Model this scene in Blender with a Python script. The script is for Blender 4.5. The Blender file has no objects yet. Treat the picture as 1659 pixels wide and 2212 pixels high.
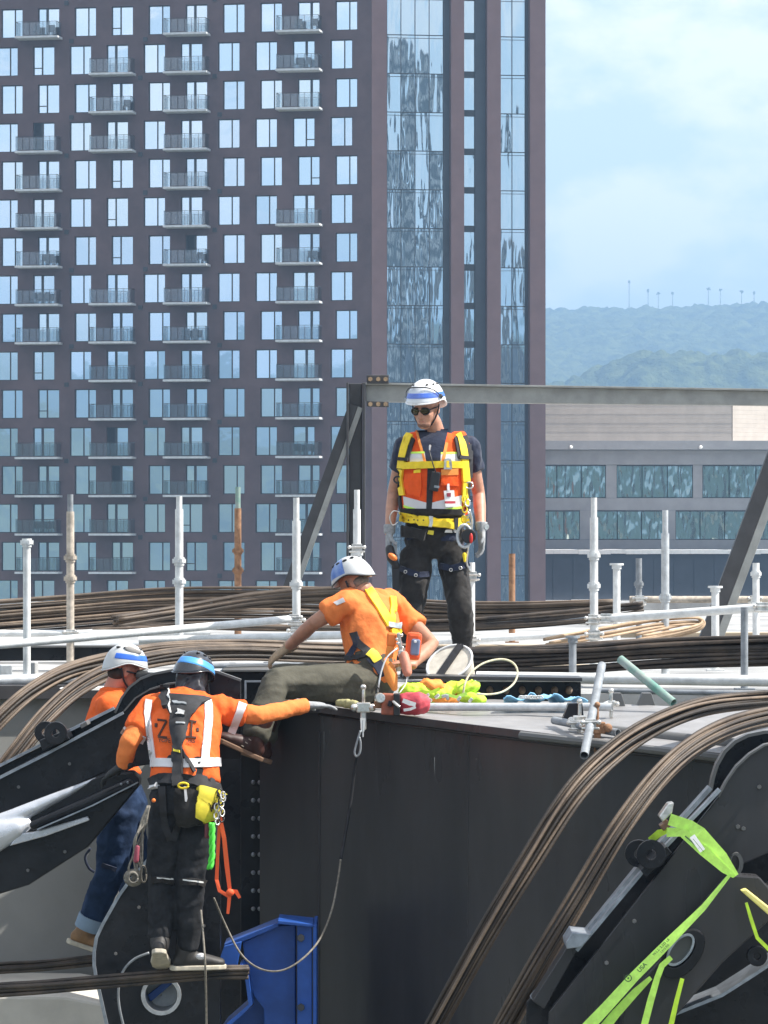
import bpy, math, random
from mathutils import Vector, Matrix, noise
from mathutils.bvhtree import BVHTree
random.seed(7)
R = math.radians
scene = bpy.context.scene
COL = scene.collection
# ------------------------------------------------------------------ camera, sky, sun, exposure
F = 8250.0          # focal length in layout pixels (the photograph laid out 1659 x 2212)
ZC = 40.0           # camera height above the ground
HOR = 1170.0        # layout row of the horizon
cam_d = bpy.data.cameras.new('camera'); cam = bpy.data.objects.new('camera', cam_d); COL.objects.link(cam)
cam.location = (0, 0, ZC); cam.rotation_euler = (math.pi/2, 0, 0)
cam_d.sensor_fit = 'VERTICAL'; cam_d.sensor_height = 36.0; cam_d.lens = 36.0*F/2212.0
cam_d.shift_y = (HOR-1106.0)/2212.0
cam_d.clip_start = 0.5; cam_d.clip_end = 20000
scene.camera = cam
SUN = Vector((0.64, -0.05, 0.765)).normalized()
sun_d = bpy.data.lights.new('sun', 'SUN'); sun_d.energy = 5.0; sun_d.angle = R(0.53); sun_d.color = (1.0, 0.95, 0.87)
sun = bpy.data.objects.new('sun', sun_d); COL.objects.link(sun)
sun.rotation_euler = SUN.to_track_quat('Z', 'Y').to_euler(); sun.location = (60, -20, 120)
world = bpy.data.worlds.new('World'); scene.world = world; world.use_nodes = True
wn = world.node_tree; wn.nodes.clear()
def wnode(t, **k):
    n = wn.nodes.new(t)
    for a, b in k.items(): setattr(n, a, b)
    return n
w_out = wnode('ShaderNodeOutputWorld'); w_bg = wnode('ShaderNodeBackground'); w_bg.inputs['Strength'].default_value = 0.118
w_sky = wnode('ShaderNodeTexSky', sky_type='NISHITA', sun_disc=False)
w_sky.sun_elevation = math.asin(SUN.z); w_sky.sun_rotation = math.atan2(SUN.x, SUN.y)
w_sky.air_density = 1.0; w_sky.dust_density = 1.0; w_sky.ozone_density = 1.0
w_co = wnode('ShaderNodeTexCoord')
w_map = wnode('ShaderNodeMapping'); w_map.inputs['Scale'].default_value = (20, 20, 34); w_map.inputs['Location'].default_value = (2.3, 0.4, 1.1)
w_n1 = wnode('ShaderNodeTexNoise'); w_n1.inputs['Scale'].default_value = 1.0; w_n1.inputs['Detail'].default_value = 7; w_n1.inputs['Roughness'].default_value = 0.58
w_rmp = wnode('ShaderNodeValToRGB'); w_rmp.color_ramp.elements[0].position = 0.43; w_rmp.color_ramp.elements[1].position = 0.575
w_rmp.color_ramp.elements[0].color = (0.30, 0.30, 0.30, 1); w_rmp.color_ramp.elements[1].color = (0.92, 0.92, 0.92, 1)
w_mix = wnode('ShaderNodeMixRGB'); w_mix.inputs[2].default_value = (7.0, 6.85, 6.6, 1)
wl = wn.links.new
wl(w_co.outputs['Generated'], w_map.inputs['Vector']); wl(w_map.outputs['Vector'], w_n1.inputs['Vector'])
wl(w_n1.outputs['Fac'], w_rmp.inputs['Fac']); wl(w_rmp.outputs['Color'], w_mix.inputs[0])
wl(w_sky.outputs['Color'], w_mix.inputs[1]); wl(w_mix.outputs['Color'], w_bg.inputs['Color']); wl(w_bg.outputs[0], w_out.inputs[0])
scene.view_settings.view_transform = 'Standard'; scene.view_settings.look = 'None'
scene.view_settings.exposure = 0.88; scene.view_settings.gamma = 1.0; scene.view_settings.use_curve_mapping = False
scene.cycles.use_denoising = True
scene.cycles.max_bounces = 8; scene.cycles.transparent_max_bounces = 12

# ------------------------------------------------------------------ helpers
def P(px, py, D):
    """layout pixel + distance -> point"""
    return Vector(((px-829.5)*D/F, D, ZC+(HOR-py)*D/F))
def rel(z): return ZC+z

class MB:
    def __init__(s): s.v = []; s.f = []
    def add(s, v, f):
        b = len(s.v); s.v += [Vector(p) for p in v]; s.f += [tuple(i+b for i in q) for q in f]; return s
    def box(s, c, size, M=None):
        c = Vector(c); h = Vector(size)*0.5; vs = []
        for x in (-1, 1):
            for y in (-1, 1):
                for z in (-1, 1):
                    p = Vector((x*h.x, y*h.y, z*h.z))
                    if M is not None: p = M @ p
                    vs.append(c+p)
        return s.add(vs, [(0,1,3,2),(4,6,7,5),(0,4,5,1),(2,3,7,6),(0,2,6,4),(1,5,7,3)])
    def prism(s, outline, vec):
        vec = Vector(vec); n = len(outline); a = [Vector(p) for p in outline]
        return s.add(a+[p+vec for p in a], [tuple(range(n-1,-1,-1)), tuple(range(n, 2*n))]+[(i,(i+1)%n,(i+1)%n+n,i+n) for i in range(n)])
    def ring(s, outer, inner, vec):
        """flat ring (outer/inner outlines of equal count) extruded by vec"""
        vec = Vector(vec); n = len(outer); o = [Vector(p) for p in outer]; i_ = [Vector(p) for p in inner]
        vs = o+i_+[p+vec for p in o]+[p+vec for p in i_]; f = []
        for k in range(n):
            m = (k+1) % n
            f += [(k, m, n+m, n+k), (2*n+k, 3*n+k, 3*n+m, 2*n+m), (k, 2*n+k, 2*n+m, m), (n+k, n+m, 3*n+m, 3*n+k)]
        return s.add(vs, f)
    def loft(s, pts, rads, ref=None, seg=14, cap=1.0):
        pts = [Vector(p) for p in pts]; n = len(pts)
        T = [(pts[min(i+1,n-1)]-pts[max(i-1,0)]).normalized() for i in range(n)]
        rr = [(r, r) if not isinstance(r, (tuple, list)) else r for r in rads]
        rings = []; a = None
        def frame(i):
            nonlocal a
            t = T[i]
            if ref is not None:
                q = Vector(ref[i] if isinstance(ref, list) else ref)
            elif a is not None: q = a
            else: q = Vector((0,0,1)) if abs(t.z) < 0.8 else Vector((1,0,0))
            q = q-t*q.dot(t)
            if q.length < 1e-6: q = t.orthogonal()
            q.normalize(); a = q
            return q, t.cross(q)
        fr = [frame(i) for i in range(n)]
        def ringpts(c, A, B, ra, rb):
            return [c+A*(ra*math.cos(2*math.pi*k/seg))+B*(rb*math.sin(2*math.pi*k/seg)) for k in range(seg)]
        if cap:
            rings.append(('p', pts[0]-T[0]*min(rr[0])*cap))
            for ph in (55, 28): rings.append(ringpts(pts[0]-T[0]*min(rr[0])*cap*math.sin(R(ph)), *fr[0], rr[0][0]*math.cos(R(ph)), rr[0][1]*math.cos(R(ph))))
        for i in range(n): rings.append(ringpts(pts[i], *fr[i], *rr[i]))
        if cap:
            for ph in (28, 55): rings.append(ringpts(pts[-1]+T[-1]*min(rr[-1])*cap*math.sin(R(ph)), *fr[-1], rr[-1][0]*math.cos(R(ph)), rr[-1][1]*math.cos(R(ph))))
            rings.append(('p', pts[-1]+T[-1]*min(rr[-1])*cap))
        vs = []; f = []; prev = None
        for rg in rings:
            if isinstance(rg, tuple):
                vs.append(rg[1]); cur = [len(vs)-1]
            else:
                cur = list(range(len(vs), len(vs)+seg)); vs += rg
            if prev is not None:
                if len(prev) == 1: f += [(prev[0], cur[(k+1)%seg], cur[k]) for k in range(seg)]
                elif len(cur) == 1: f += [(prev[k], prev[(k+1)%seg], cur[0]) for k in range(seg)]
                else: f += [(prev[k], prev[(k+1)%seg], cur[(k+1)%seg], cur[k]) for k in range(seg)]
            prev = cur
        if not cap:
            f.append(tuple(range(seg-1,-1,-1))); f.append(tuple(range(len(vs)-seg, len(vs))))
        return s.add(vs, f)
    def tube(s, pts, r, seg=10): return s.loft(pts, [r]*len(pts), seg=seg, cap=0)
    def pipe(s, a, b, r, r_in=None, seg=16):
        """open-ended hollow tube"""
        a = Vector(a); b = Vector(b); t = (b-a).normalized(); q = t.orthogonal().normalized(); w = t.cross(q); ri = r_in or r*0.84
        def rg(c, rad): return [c+q*(rad*math.cos(2*math.pi*k/seg))+w*(rad*math.sin(2*math.pi*k/seg)) for k in range(seg)]
        return s.ring(rg(a, r), rg(a, ri), b-a)
    def ell(s, c, ax, seg=16, rings=10):
        """ax: three axis vectors with their lengths"""
        c = Vector(c); A, B, Z = [Vector(q) for q in ax]; vs = [c+Z]; f = []
        for i in range(1, rings):
            th = math.pi*i/rings
            for k in range(seg):
                ph = 2*math.pi*k/seg
                vs.append(c+Z*math.cos(th)+A*(math.sin(th)*math.cos(ph))+B*(math.sin(th)*math.sin(ph)))
        vs.append(c-Z); L = len(vs)-1
        for k in range(seg): f.append((0, 1+k, 1+(k+1)%seg)); f.append((L, L-seg+(k+1)%seg, L-seg+k))
        for i in range(rings-2):
            for k in range(seg):
                a = 1+i*seg+k; b = 1+i*seg+(k+1)%seg
                f.append((a, a+seg, b+seg, b))
        return s.add(vs, f)
    def ball(s, c, r, seg=10, rings=6): return s.ell(c, (Vector((r,0,0)), Vector((0,r,0)), Vector((0,0,r))), seg, rings)
    def mesh(s, name='m'):
        m = bpy.data.meshes.new(name); m.from_pydata([tuple(v) for v in s.v], [], s.f); m.update(); return m

WORK = bpy.data.scenes.new('work'); WVL = WORK.view_layers[0]
def evaluated_mesh(o):
    """final mesh of an object, evaluated in a scratch scene so that it stays quick"""
    WORK.collection.objects.link(o); WVL.update(); dg = WVL.depsgraph
    me = bpy.data.meshes.new_from_object(o.evaluated_get(dg)); bpy.data.objects.remove(o); return me
def thing(name, loc, label, cat, group=None):
    o = bpy.data.objects.new(name, None); COL.objects.link(o); o.location = loc; o.empty_display_size = 0.1
    o['label'] = label; o['category'] = cat
    if group: o['group'] = group
    return o
def world_loc(o):
    l = Vector(o.location)
    while o.parent is not None: o = o.parent; l = l+Vector(o.location)
    return l
def obj(name, mb, mat, parent=None, label=None, cat=None, group=None, kind=None, smooth=False, bevel=0, keep=False):
    me = mb.mesh(name) if isinstance(mb, MB) else mb
    o = bpy.data.objects.new(name, me); COL.objects.link(o)
    n = len(me.vertices)
    if not keep and n:
        co = [0.0]*(3*n); me.vertices.foreach_get('co', co)
        c = Vector(((min(co[0::3])+max(co[0::3]))/2, (min(co[1::3])+max(co[1::3]))/2, min(co[2::3])))
        me.transform(Matrix.Translation(-c)); o.location = c
    if mat is not None and not me.materials: me.materials.append(mat)
    if parent is not None:
        o.parent = parent; o.location = Vector(o.location)-world_loc(parent)
    if label: o['label'] = label
    if cat: o['category'] = cat
    if group: o['group'] = group
    if kind: o['kind'] = kind
    if smooth and n:
        me.polygons.foreach_set('use_smooth', [True]*len(me.polygons))
        if smooth != 'all':
            try: me.set_sharp_from_angle(angle=R(40))
            except Exception: pass
    if bevel:
        b = o.modifiers.new('bevel', 'BEVEL'); b.width = bevel; b.segments = 2; b.limit_method = 'ANGLE'
    return o
def copy_obj(src, parent, loc, rot=None, extra=None):
    c = src.copy(); COL.objects.link(c); c.parent = parent; c.location = loc
    if rot is not None: c.rotation_euler = rot
    return c
def place(name, me, parent, loc, rot):
    o = bpy.data.objects.new(name, me); COL.objects.link(o); o.parent = parent; o.location = loc; o.rotation_euler = rot
    return o

def catmull(pts, per=8):
    pts = [Vector(p) for p in pts]; q = [pts[0]*2-pts[1]]+pts+[pts[-1]*2-pts[-2]]; out = []
    for i in range(1, len(q)-2):
        a, b, c, d = q[i-1], q[i], q[i+1], q[i+2]
        for k in range(per):
            t = k/per
            out.append(0.5*((2*b)+(c-a)*t+(2*a-5*b+4*c-d)*t*t+(-a+3*b-3*c+d)*t**3))
    out.append(pts[-1]); return out

# ------------------------------------------------------------------ materials (all procedural)
MATS = {}
def mat(name, col, rough=0.6, metal=0.0, var=0.12, vscale=4.0, bump=0.0, bscale=60.0, col2=None, detail=4, stretch=(1,1,1), spec=None, coat=0.0, rnd=0.0, rvar=0.0, ramp=(0.35,0.65), sss=0.0, sheen=0.0):
    m = bpy.data.materials.new(name); m.use_nodes = True; nt = m.node_tree; b = nt.nodes['Principled BSDF']; L = nt.links.new
    b.inputs['Roughness'].default_value = rough; b.inputs['Metallic'].default_value = metal
    if spec is not None: b.inputs['Specular IOR Level'].default_value = spec
    if coat: b.inputs['Coat Weight'].default_value = coat; b.inputs['Coat Roughness'].default_value = 0.15
    if sheen: b.inputs['Sheen Weight'].default_value = sheen
    geo = nt.nodes.new('ShaderNodeNewGeometry'); mp = nt.nodes.new('ShaderNodeMapping'); mp.inputs['Scale'].default_value = stretch
    L(geo.outputs['Position'], mp.inputs['Vector'])
    nz = nt.nodes.new('ShaderNodeTexNoise'); nz.inputs['Scale'].default_value = vscale; nz.inputs['Detail'].default_value = detail; nz.inputs['Roughness'].default_value = 0.6
    L(mp.outputs['Vector'], nz.inputs['Vector'])
    rp = nt.nodes.new('ShaderNodeValToRGB'); rp.color_ramp.elements[0].position = ramp[0]; rp.color_ramp.elements[1].position = ramp[1]
    c1 = Vector(col[:3]); c2 = Vector(col2[:3]) if col2 else c1*(1+var)
    ca = c1 if col2 else c1*(1-var)
    rp.color_ramp.elements[0].color = (*ca, 1); rp.color_ramp.elements[1].color = (*c2, 1)
    L(nz.outputs['Fac'], rp.inputs['Fac']); out = rp.outputs['Color']
    if rnd:
        oi = nt.nodes.new('ShaderNodeObjectInfo'); mr = nt.nodes.new('ShaderNodeMapRange'); mr.inputs['To Min'].default_value = 1-rnd; mr.inputs['To Max'].default_value = 1+rnd
        L(oi.outputs['Random'], mr.inputs['Value']); vm = nt.nodes.new('ShaderNodeVectorMath'); vm.operation = 'SCALE'
        L(out, vm.inputs[0]); L(mr.outputs[0], vm.inputs['Scale']); out = vm.outputs[0]
    L(out, b.inputs['Base Color'])
    if rvar:
        m2 = nt.nodes.new('ShaderNodeMapRange'); m2.inputs['To Min'].default_value = max(0.02, rough-rvar); m2.inputs['To Max'].default_value = min(1, rough+rvar)
        n3 = nt.nodes.new('ShaderNodeTexNoise'); n3.inputs['Scale'].default_value = vscale*2.3; n3.inputs['Detail'].default_value = 5
        L(mp.outputs['Vector'], n3.inputs['Vector']); L(n3.outputs['Fac'], m2.inputs['Value']); L(m2.outputs[0], b.inputs['Roughness'])
    if bump:
        n2 = nt.nodes.new('ShaderNodeTexNoise'); n2.inputs['Scale'].default_value = bscale; n2.inputs['Detail'].default_value = 3
        L(mp.outputs['Vector'], n2.inputs['Vector']); bp = nt.nodes.new('ShaderNodeBump'); bp.inputs['Strength'].default_value = bump; bp.inputs['Distance'].default_value = 1.0/bscale
        L(n2.outputs['Fac'], bp.inputs['Height']); L(bp.outputs[0], b.inputs['Normal'])
    if sss: b.inputs['Subsurface Weight'].default_value = sss; b.inputs['Subsurface Radius'].default_value = (0.01,0.004,0.002)
    MATS[name] = m; return m
def glass_mirror(name, tint, bscale, bstr, rough=0.02, stretch=(1,1,1), dist=0.02):
    """coated facade glass: strongly reflective with a slightly wavy surface"""
    m = bpy.data.materials.new(name); m.use_nodes = True; nt = m.node_tree; b = nt.nodes['Principled BSDF']; L = nt.links.new
    b.inputs['Base Color'].default_value = (*tint, 1); b.inputs['Metallic'].default_value = 1.0; b.inputs['Roughness'].default_value = rough
    geo = nt.nodes.new('ShaderNodeNewGeometry'); nz = nt.nodes.new('ShaderNodeTexNoise'); nz.inputs['Scale'].default_value = bscale; nz.inputs['Detail'].default_value = 2
    mp = nt.nodes.new('ShaderNodeMapping'); mp.inputs['Scale'].default_value = stretch; L(geo.outputs['Position'], mp.inputs['Vector']); L(mp.outputs['Vector'], nz.inputs['Vector']); bp = nt.nodes.new('ShaderNodeBump'); bp.inputs['Strength'].default_value = bstr; bp.inputs['Distance'].default_value = dist
    L(nz.outputs['Fac'], bp.inputs['Height']); L(bp.outputs[0], b.inputs['Normal'])
    MATS[name] = m; return m
def clear_glass(name, tint, mixf):
    m = bpy.data.materials.new(name); m.use_nodes = True; nt = m.node_tree; L = nt.links.new; nt.nodes.remove(nt.nodes['Principled BSDF'])
    out = nt.nodes['Material Output']; tr = nt.nodes.new('ShaderNodeBsdfTransparent'); tr.inputs[0].default_value = (*tint, 1)
    gl = nt.nodes.new('ShaderNodeBsdfGlossy'); gl.inputs['Roughness'].default_value = 0.05; mx = nt.nodes.new('ShaderNodeMixShader'); mx.inputs[0].default_value = mixf
    L(tr.outputs[0], mx.inputs[1]); L(gl.outputs[0], mx.inputs[2]); L(mx.outputs[0], out.inputs[0]); MATS[name] = m; return m

brick = mat('brown_panel', (0.112,0.070,0.072), 0.75, var=0.16, vscale=0.5, bump=0.1, bscale=9)
brick2 = mat('brown_pier_panel', (0.130,0.080,0.084), 0.75, var=0.08, vscale=0.8)
dframe = mat('dark_window_frame', (0.035,0.038,0.045), 0.4)
dmetal = mat('dark_bay_panel', (0.05,0.058,0.075), 0.45, var=0.15, vscale=0.6)
wglass = glass_mirror('coated_window_glass', (0.84,0.90,0.95), 0.55, 0.10)
wglass2 = glass_mirror('coated_window_glass_b', (0.74,0.81,0.87), 0.7, 0.16); wglass3 = glass_mirror('coated_window_glass_c', (0.90,0.93,0.93), 0.5, 0.08, rough=0.05)
cglass = glass_mirror('curtain_wall_glass', (0.56,0.64,0.68), 0.70, 1.0, stretch=(1.4,1.4,0.24), dist=0.017)
oglass = glass_mirror('office_glass', (0.40,0.46,0.42), 1.3, 1.0, stretch=(1,1,0.28), dist=0.10)
slabm = mat('pale_concrete_slab', (0.62,0.63,0.64), 0.7)
railglass = clear_glass('balcony_glass', (0.86,0.89,0.90), 0.12)
darkint = mat('dark_recess', (0.02,0.022,0.03), 0.8)
beige = mat('beige_cladding', (0.52,0.46,0.40), 0.75, var=0.06, vscale=1.2)
greycl = mat('grey_cladding', (0.30,0.30,0.31), 0.6, var=0.08, vscale=0.7)
navycl = mat('dark_blue_cladding', (0.042,0.050,0.068), 0.6, var=0.15, vscale=0.4)
whitep = mat('white_paint', (0.78,0.78,0.76), 0.5, var=0.06, vscale=3)
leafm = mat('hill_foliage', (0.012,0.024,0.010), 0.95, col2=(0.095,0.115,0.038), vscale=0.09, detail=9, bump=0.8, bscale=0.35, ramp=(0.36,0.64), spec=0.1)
grassm = mat('ground_cover', (0.07,0.085,0.05), 0.9, col2=(0.16,0.15,0.13), vscale=0.02, detail=9)
# ------------------------------------------------------------------ ground, hills, haze
g = MB(); n = 48
g.v = [Vector((0,0,0))]+[Vector((5200*math.sin(2*math.pi*k/n), 5200*math.cos(2*math.pi*k/n), 0)) for k in range(n)]
g.f = [(0, 1+(k+1)%n, 1+k) for k in range(n)]
obj('ground', g, grassm, kind='structure', keep=True)
def sm(a, b, x):
    t = min(1, max(0, (x-a)/(b-a))); return t*t*(3-2*t)
def hill_h(th, r):
    x = r*math.sin(th); y = r*math.cos(th); p = Vector((x, y, 0))
    big = noise.fractal(p/900.0, 0.9, 2.0, 4)
    h = 246*sm(1500, 3500, r)*(1+0.05*big)-30*sm(3500, 4300, r)
    # nearer wooded spur in front, rising to the right, and a lower one behind the camera
    d = math.degrees(th)
    spur = 150*math.exp(-((r-2080-60*math.sin(th*9))/190.0)**2)*(0.86+0.12*sm(2.2, 4.3, d))*sm(-25, 0, d)*(1-sm(14, 30, d))
    h = max(h, spur)
    back = 150*math.exp(-((r-1500-120*big)/210.0)**2)*(1 if 100 < d < 300 else 0)*(0.75+0.5*noise.noise(Vector((th*6, 1.7, 0))))
    h = max(h, back)
    veg = (noise.noise(p/4.5)*2.6+noise.noise(p/10.0)*4.5 if 1 < d < 8 else 0)+noise.noise(p/26.0)*6.0
    return max(-2, h+veg*sm(10, 40, h)-4)
angs = []
d = 0.0
while d < 360:
    angs.append(R(d)); d += 0.045 if (1.2 <= d < 7.2) else (0.5 if d < 12 else 1.5)
rads = [1150+i*20 for i in range(30)]+[1750+i*3.2 for i in range(125)]+[2150+i*12 for i in range(60)]+[2870+i*7 for i in range(90)]+[3500+i*30 for i in range(32)]
hm = MB(); na, nr = len(angs), len(rads)
for a in angs:
    for r in rads: hm.v.append(Vector((r*math.sin(a), r*math.cos(a), hill_h(a, r))))
for i in range(na):
    j = (i+1) % na
    for k in range(nr-1): hm.f.append((i*nr+k, i*nr+k+1, j*nr+k+1, j*nr+k))
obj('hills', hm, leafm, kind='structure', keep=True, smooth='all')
bark = mat('far_bark', (0.10,0.08,0.06), 0.9)
leaf2 = mat('far_leaves', (0.05,0.07,0.025), 0.9)
for i, (px, top, wd) in enumerate([(1359,606,4),(1400,625,4),(1422,631,12),(1453,631,12),(1530,622,13),(1556,624,13),(1602,628,16),(1629,630,5)]):
    r = 3440; th = math.atan((px-829.5)/F)
    base = Vector((r*math.sin(th), r*math.cos(th), hill_h(th, r)-2))
    top_z = ZC+(HOR-top)*base.y/F; base.z = min(base.z, top_z-16)
    t = thing('tall_tree', base, '%s slender bare-trunked tree on the hill skyline, %s from the left' % (['tallest thin','short thin','flat-topped','flat-topped','broad flat-topped','ragged flat-topped','widest flat-topped','thin'][i], ['first','second','third','fourth','fifth','sixth','seventh','eighth'][i]), 'tree', 'tall trees on the skyline')
    obj('trunk', MB().loft([base, Vector((base.x, base.y, top_z))], [0.42, 0.22], seg=6, cap=0), bark, t)
    cr = MB(); random.seed(50+i)
    for k in range(14):
        a = random.uniform(0, 6.28); rr = random.uniform(0, wd*0.13)
        c = Vector((base.x+rr*math.cos(a), base.y+rr*math.sin(a), top_z-random.uniform(0, 2.2)))
        cr.ell(c, (Vector((random.uniform(.5,1.0),0,0)), Vector((0,random.uniform(.6,1.4),0)), Vector((0,0,random.uniform(.3,.7)))), 6, 4)
    obj('crown', cr, leaf2, t)
hz = MB().box((0, 0, 160-3), (10800, 10800, 326))
hzm = bpy.data.materials.new('haze_air'); hzm.use_nodes = True; nt = hzm.node_tree; nt.nodes.remove(nt.nodes['Principled BSDF'])
pv = nt.nodes.new('ShaderNodeVolumePrincipled'); pv.inputs['Color'].default_value = (0.40,0.66,1.0,1); pv.inputs['Density'].default_value = 0.00040; pv.inputs['Anisotropy'].default_value = 0.25
nt.links.new(pv.outputs[0], nt.nodes['Material Output'].inputs['Volume'])
obj('haze', hz, hzm, kind='stuff', keep=True)

# ------------------------------------------------------------------ apartment tower
DC = 298.0; corner = P(802, HOR, DC); corner.z = 0
tower = thing('apartment_tower', corner, 'tall brown apartment tower with square windows, glass balconies and a glazed corner', 'building')
aL = R(-10); aR = R(8)
def locL(x, y, z): return Vector((x*math.cos(aL)-y*math.sin(aL), x*math.sin(aL)+y*math.cos(aL), z))
def locR(x, y, z): return Vector((x*math.cos(aR)-y*math.sin(aR), x*math.sin(aR)+y*math.cos(aR), z))
PITCH = 3.02; WH = 2.3; WW = 1.75; TOP0 = 42.26; NROW = 18; NCOL = 11
def ucen(k, r): return -(1.97+3.0*k+(0.40 if r % 2 else 0.0))
def wtop(r): return ZC+TOP0-PITCH*r
wall = MB(); XL = -38.0
rows = range(-1, NROW-1)
for r in rows:
    zt = wtop(r); zb = zt-WH; zn = zt-PITCH
    wall.box((XL/2, 0.2, (zb+zn)/2), (-XL, 0.4, zb-zn))
    xs = [0.0]
    for k in range(NCOL):
        c = ucen(k, r); xs += [c+WW/2, c-WW/2]
    xs.append(XL)
    for i in range(0, len(xs), 2):
        a, b = xs[i], xs[i+1]
        if a-b > 0.01: wall.box(((a+b)/2, 0.2, (zt+zb)/2), (a-b, 0.4, WH))
ztop = wtop(-1); zlow = wtop(NROW-2)-PITCH
wall.box((XL/2, 0.2, ztop+4), (-XL, 0.4, 8)); wall.box((XL/2, 0.2, zlow/2), (-XL, 0.4, zlow))
wo = obj('wall', wall, brick, keep=True); wo.parent = tower; wo.rotation_euler = (0, 0, aL)
core = MB().box((XL/2, 13.3, (ztop+8)/2), (-XL-0.2, 25.5, ztop+7.8))
co_ = obj('tower_core', core, darkint, keep=True); co_.parent = tower; co_.rotation_euler = (0, 0, aL)
def frame_mesh(w, h, bars, trans):
    m = MB(); t = 0.07
    m.box((-w/2+t/2, 0, h/2), (t, 0.1, h)); m.box((w/2-t/2, 0, h/2), (t, 0.1, h))
    m.box((0, 0, t/2), (w-2*t, 0.1, t)); m.box((0, 0, h-t/2), (w-2*t, 0.1, t))
    for (a, b) in bars: m.box((-w/2+(a+b)/2*w, -0.003, h/2), ((b-a)*w, 0.1, h-2*t))
    if trans: m.box((-w/2+(trans[0]+trans[1])/2*w, -0.004, h*0.26), ((trans[1]-trans[0])*w, 0.1, 0.07))
    return m
def pane_mesh(w, h, a, b): return MB().box((-w/2+(a+b)/2*w, 0.02, h/2), ((b-a)*w-0.005, 0.02, h-0.1)).mesh('pane')
TYPES = {'A': ([(0.60,0.65)], None, [(0.03,0.60),(0.65,0.97)]), 'B': ([(0.38,0.44)], (0.03,0.38), [(0.03,0.38),(0.44,0.97)]),
         'C': ([(0.56,0.62)], (0.62,0.97), [(0.03,0.56),(0.62,0.97)]), 'D': ([(0.36,0.47)], None, [(0.03,0.36),(0.47,0.97)]), 'E': ([(0.55,0.66)], None, [(0.03,0.55),(0.66,0.97)])}
TM = {}
for k_, (bars, tr, pn) in TYPES.items():
    fm = frame_mesh(WW, WH, bars, tr).mesh('window'); fm.materials.append(dframe)
    pms = []
    for (a, b) in pn:
        vs_ = []
        for gm_ in (wglass, wglass, wglass, wglass2, wglass3): q = pane_mesh(WW, WH, a, b); q.materials.append(gm_); vs_.append(q)
        pms.append(vs_)
    dk = [pane_mesh(WW, WH, a, b) for (a, b) in pn]
    for q in dk: q.materials.append(darkint)
    TM[k_] = (fm, pms, dk)
BALC = {-1:(), 0:(1,5,8), 1:(3,5,8), 2:(3,5,8), 3:(1,3,5), 4:(1,5), 5:(1,5,8), 6:(1,5,8), 7:(1,3,5,8), 8:(1,3,5,8), 9:(3,5,8), 10:(3,5,8), 11:(1,3,5,8), 12:(1,3,5,8), 13:(1,3,8), 14:(1,3,8), 15:(8,), 16:()}
OPEN = {(3,1), (11,3), (12,3), (6,5)}
slab_m = MB().box((0, -0.75, -0.08), (3.5, 1.5, 0.16)).mesh('balcony'); slab_m.materials.append(slabm)
rail = MB()
for i in range(7): rail.box((-1.65+3.3*i/6, -1.44, 0.55), (0.032, 0.032, 1.1))
for i in (1, 2): rail.box((-1.65, -1.44+0.47*i, 0.55), (0.032, 0.032, 1.1)); rail.box((1.65, -1.44+0.47*i, 0.55), (0.032, 0.032, 1.1))
rail.box((0, -1.44, 1.12), (3.36, 0.05, 0.03)); rail.box((-1.65, -0.72, 1.12), (0.06, 1.38, 0.04)); rail.box((1.65, -0.72, 1.12), (0.06, 1.38, 0.04))
rail_m = rail.mesh('railing'); rail_m.materials.append(dframe)
gp = MB().box((0, -1.44, 0.56), (0.48, 0.015, 0.98)).mesh('glass_panel'); gp.materials.append(railglass)
gs = MB().box((0, -0.72, 0.56), (0.015, 1.36, 0.98)).mesh('glass_panel'); gs.materials.append(railglass)
ventm = MB().box((0, -0.04, 0), (0.34, 0.1, 0.34)).mesh('vent'); ventm.materials.append(dframe)
chair_col = mat('balcony_furniture', (0.05,0.05,0.06), 0.6)
for r in rows:
    for k in range(NCOL-1):
        c = 9-k; x = ucen(k, r); bal = c in BALC.get(r, ())
        if c in (1, 3, 5): ty = 'D' if bal else 'B'
        elif c == 8: ty = 'E' if bal else 'C'
        else: ty = 'A'
        fm, pms, dk = TM[ty]
        vi = random.randrange(5)
        w = place('window', fm, tower, locL(x, 0.26, wtop(r)-WH), (0, 0, aL))
        for i, q in enumerate(pms):
            rot = (R(random.uniform(-.25,.25)), 0, R(random.uniform(-.3,.3)))
            place('pane', dk[i] if (bal and (r, c) in OPEN and i == 0) else q[vi], w, (0, 0, 0), rot)
        if bal:
            xb = -(1.97+3.0*k)-0.62
            b = place('balcony', slab_m, tower, locL(xb, 0, wtop(r)-WH-0.06), (0, 0, aL))
            place('railing', rail_m, b, (0, 0, 0), (0, 0, 0))
            for i in range(6): place('glass_panel', gp, b, (-1.375+0.55*i, 0, 0), (0, 0, 0))
            for sx in (-1.65, 1.65): place('glass_panel', gs, b, (sx, 0, 0), (0, 0, 0))
            if (r, c) in {(0,1),(0,8),(1,8),(2,3),(6,5),(6,1),(6,8),(7,1),(8,5),(11,8),(13,1)}:
                fu = MB(); random.seed(r*10+c)
                for q in range(3):
                    xx = random.uniform(-0.4, 1.3); fu.box((xx, -0.7, 0.42), (0.45, 0.45, 0.06)); fu.box((xx, -0.5, 0.7), (0.45, 0.06, 0.5))
                    for (lx, ly) in ((-.2,-.2),(.2,-.2),(-.2,.2),(.2,.2)): fu.box((xx+lx, -0.7+ly, 0.2), (0.05, 0.05, 0.4))
                fo = place('outdoor_chairs', fu.mesh('outdoor_chairs'), b, (0, 0, 0), (0, 0, 0)); fo.data.materials.append(chair_col)
        if c in (2, 4, 6) and (r+c) % 3 != 0: place('vent', ventm, tower, locL(x-WW/2-0.25, 0, wtop(r)-WH-0.36), (0, 0, aL))
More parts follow.
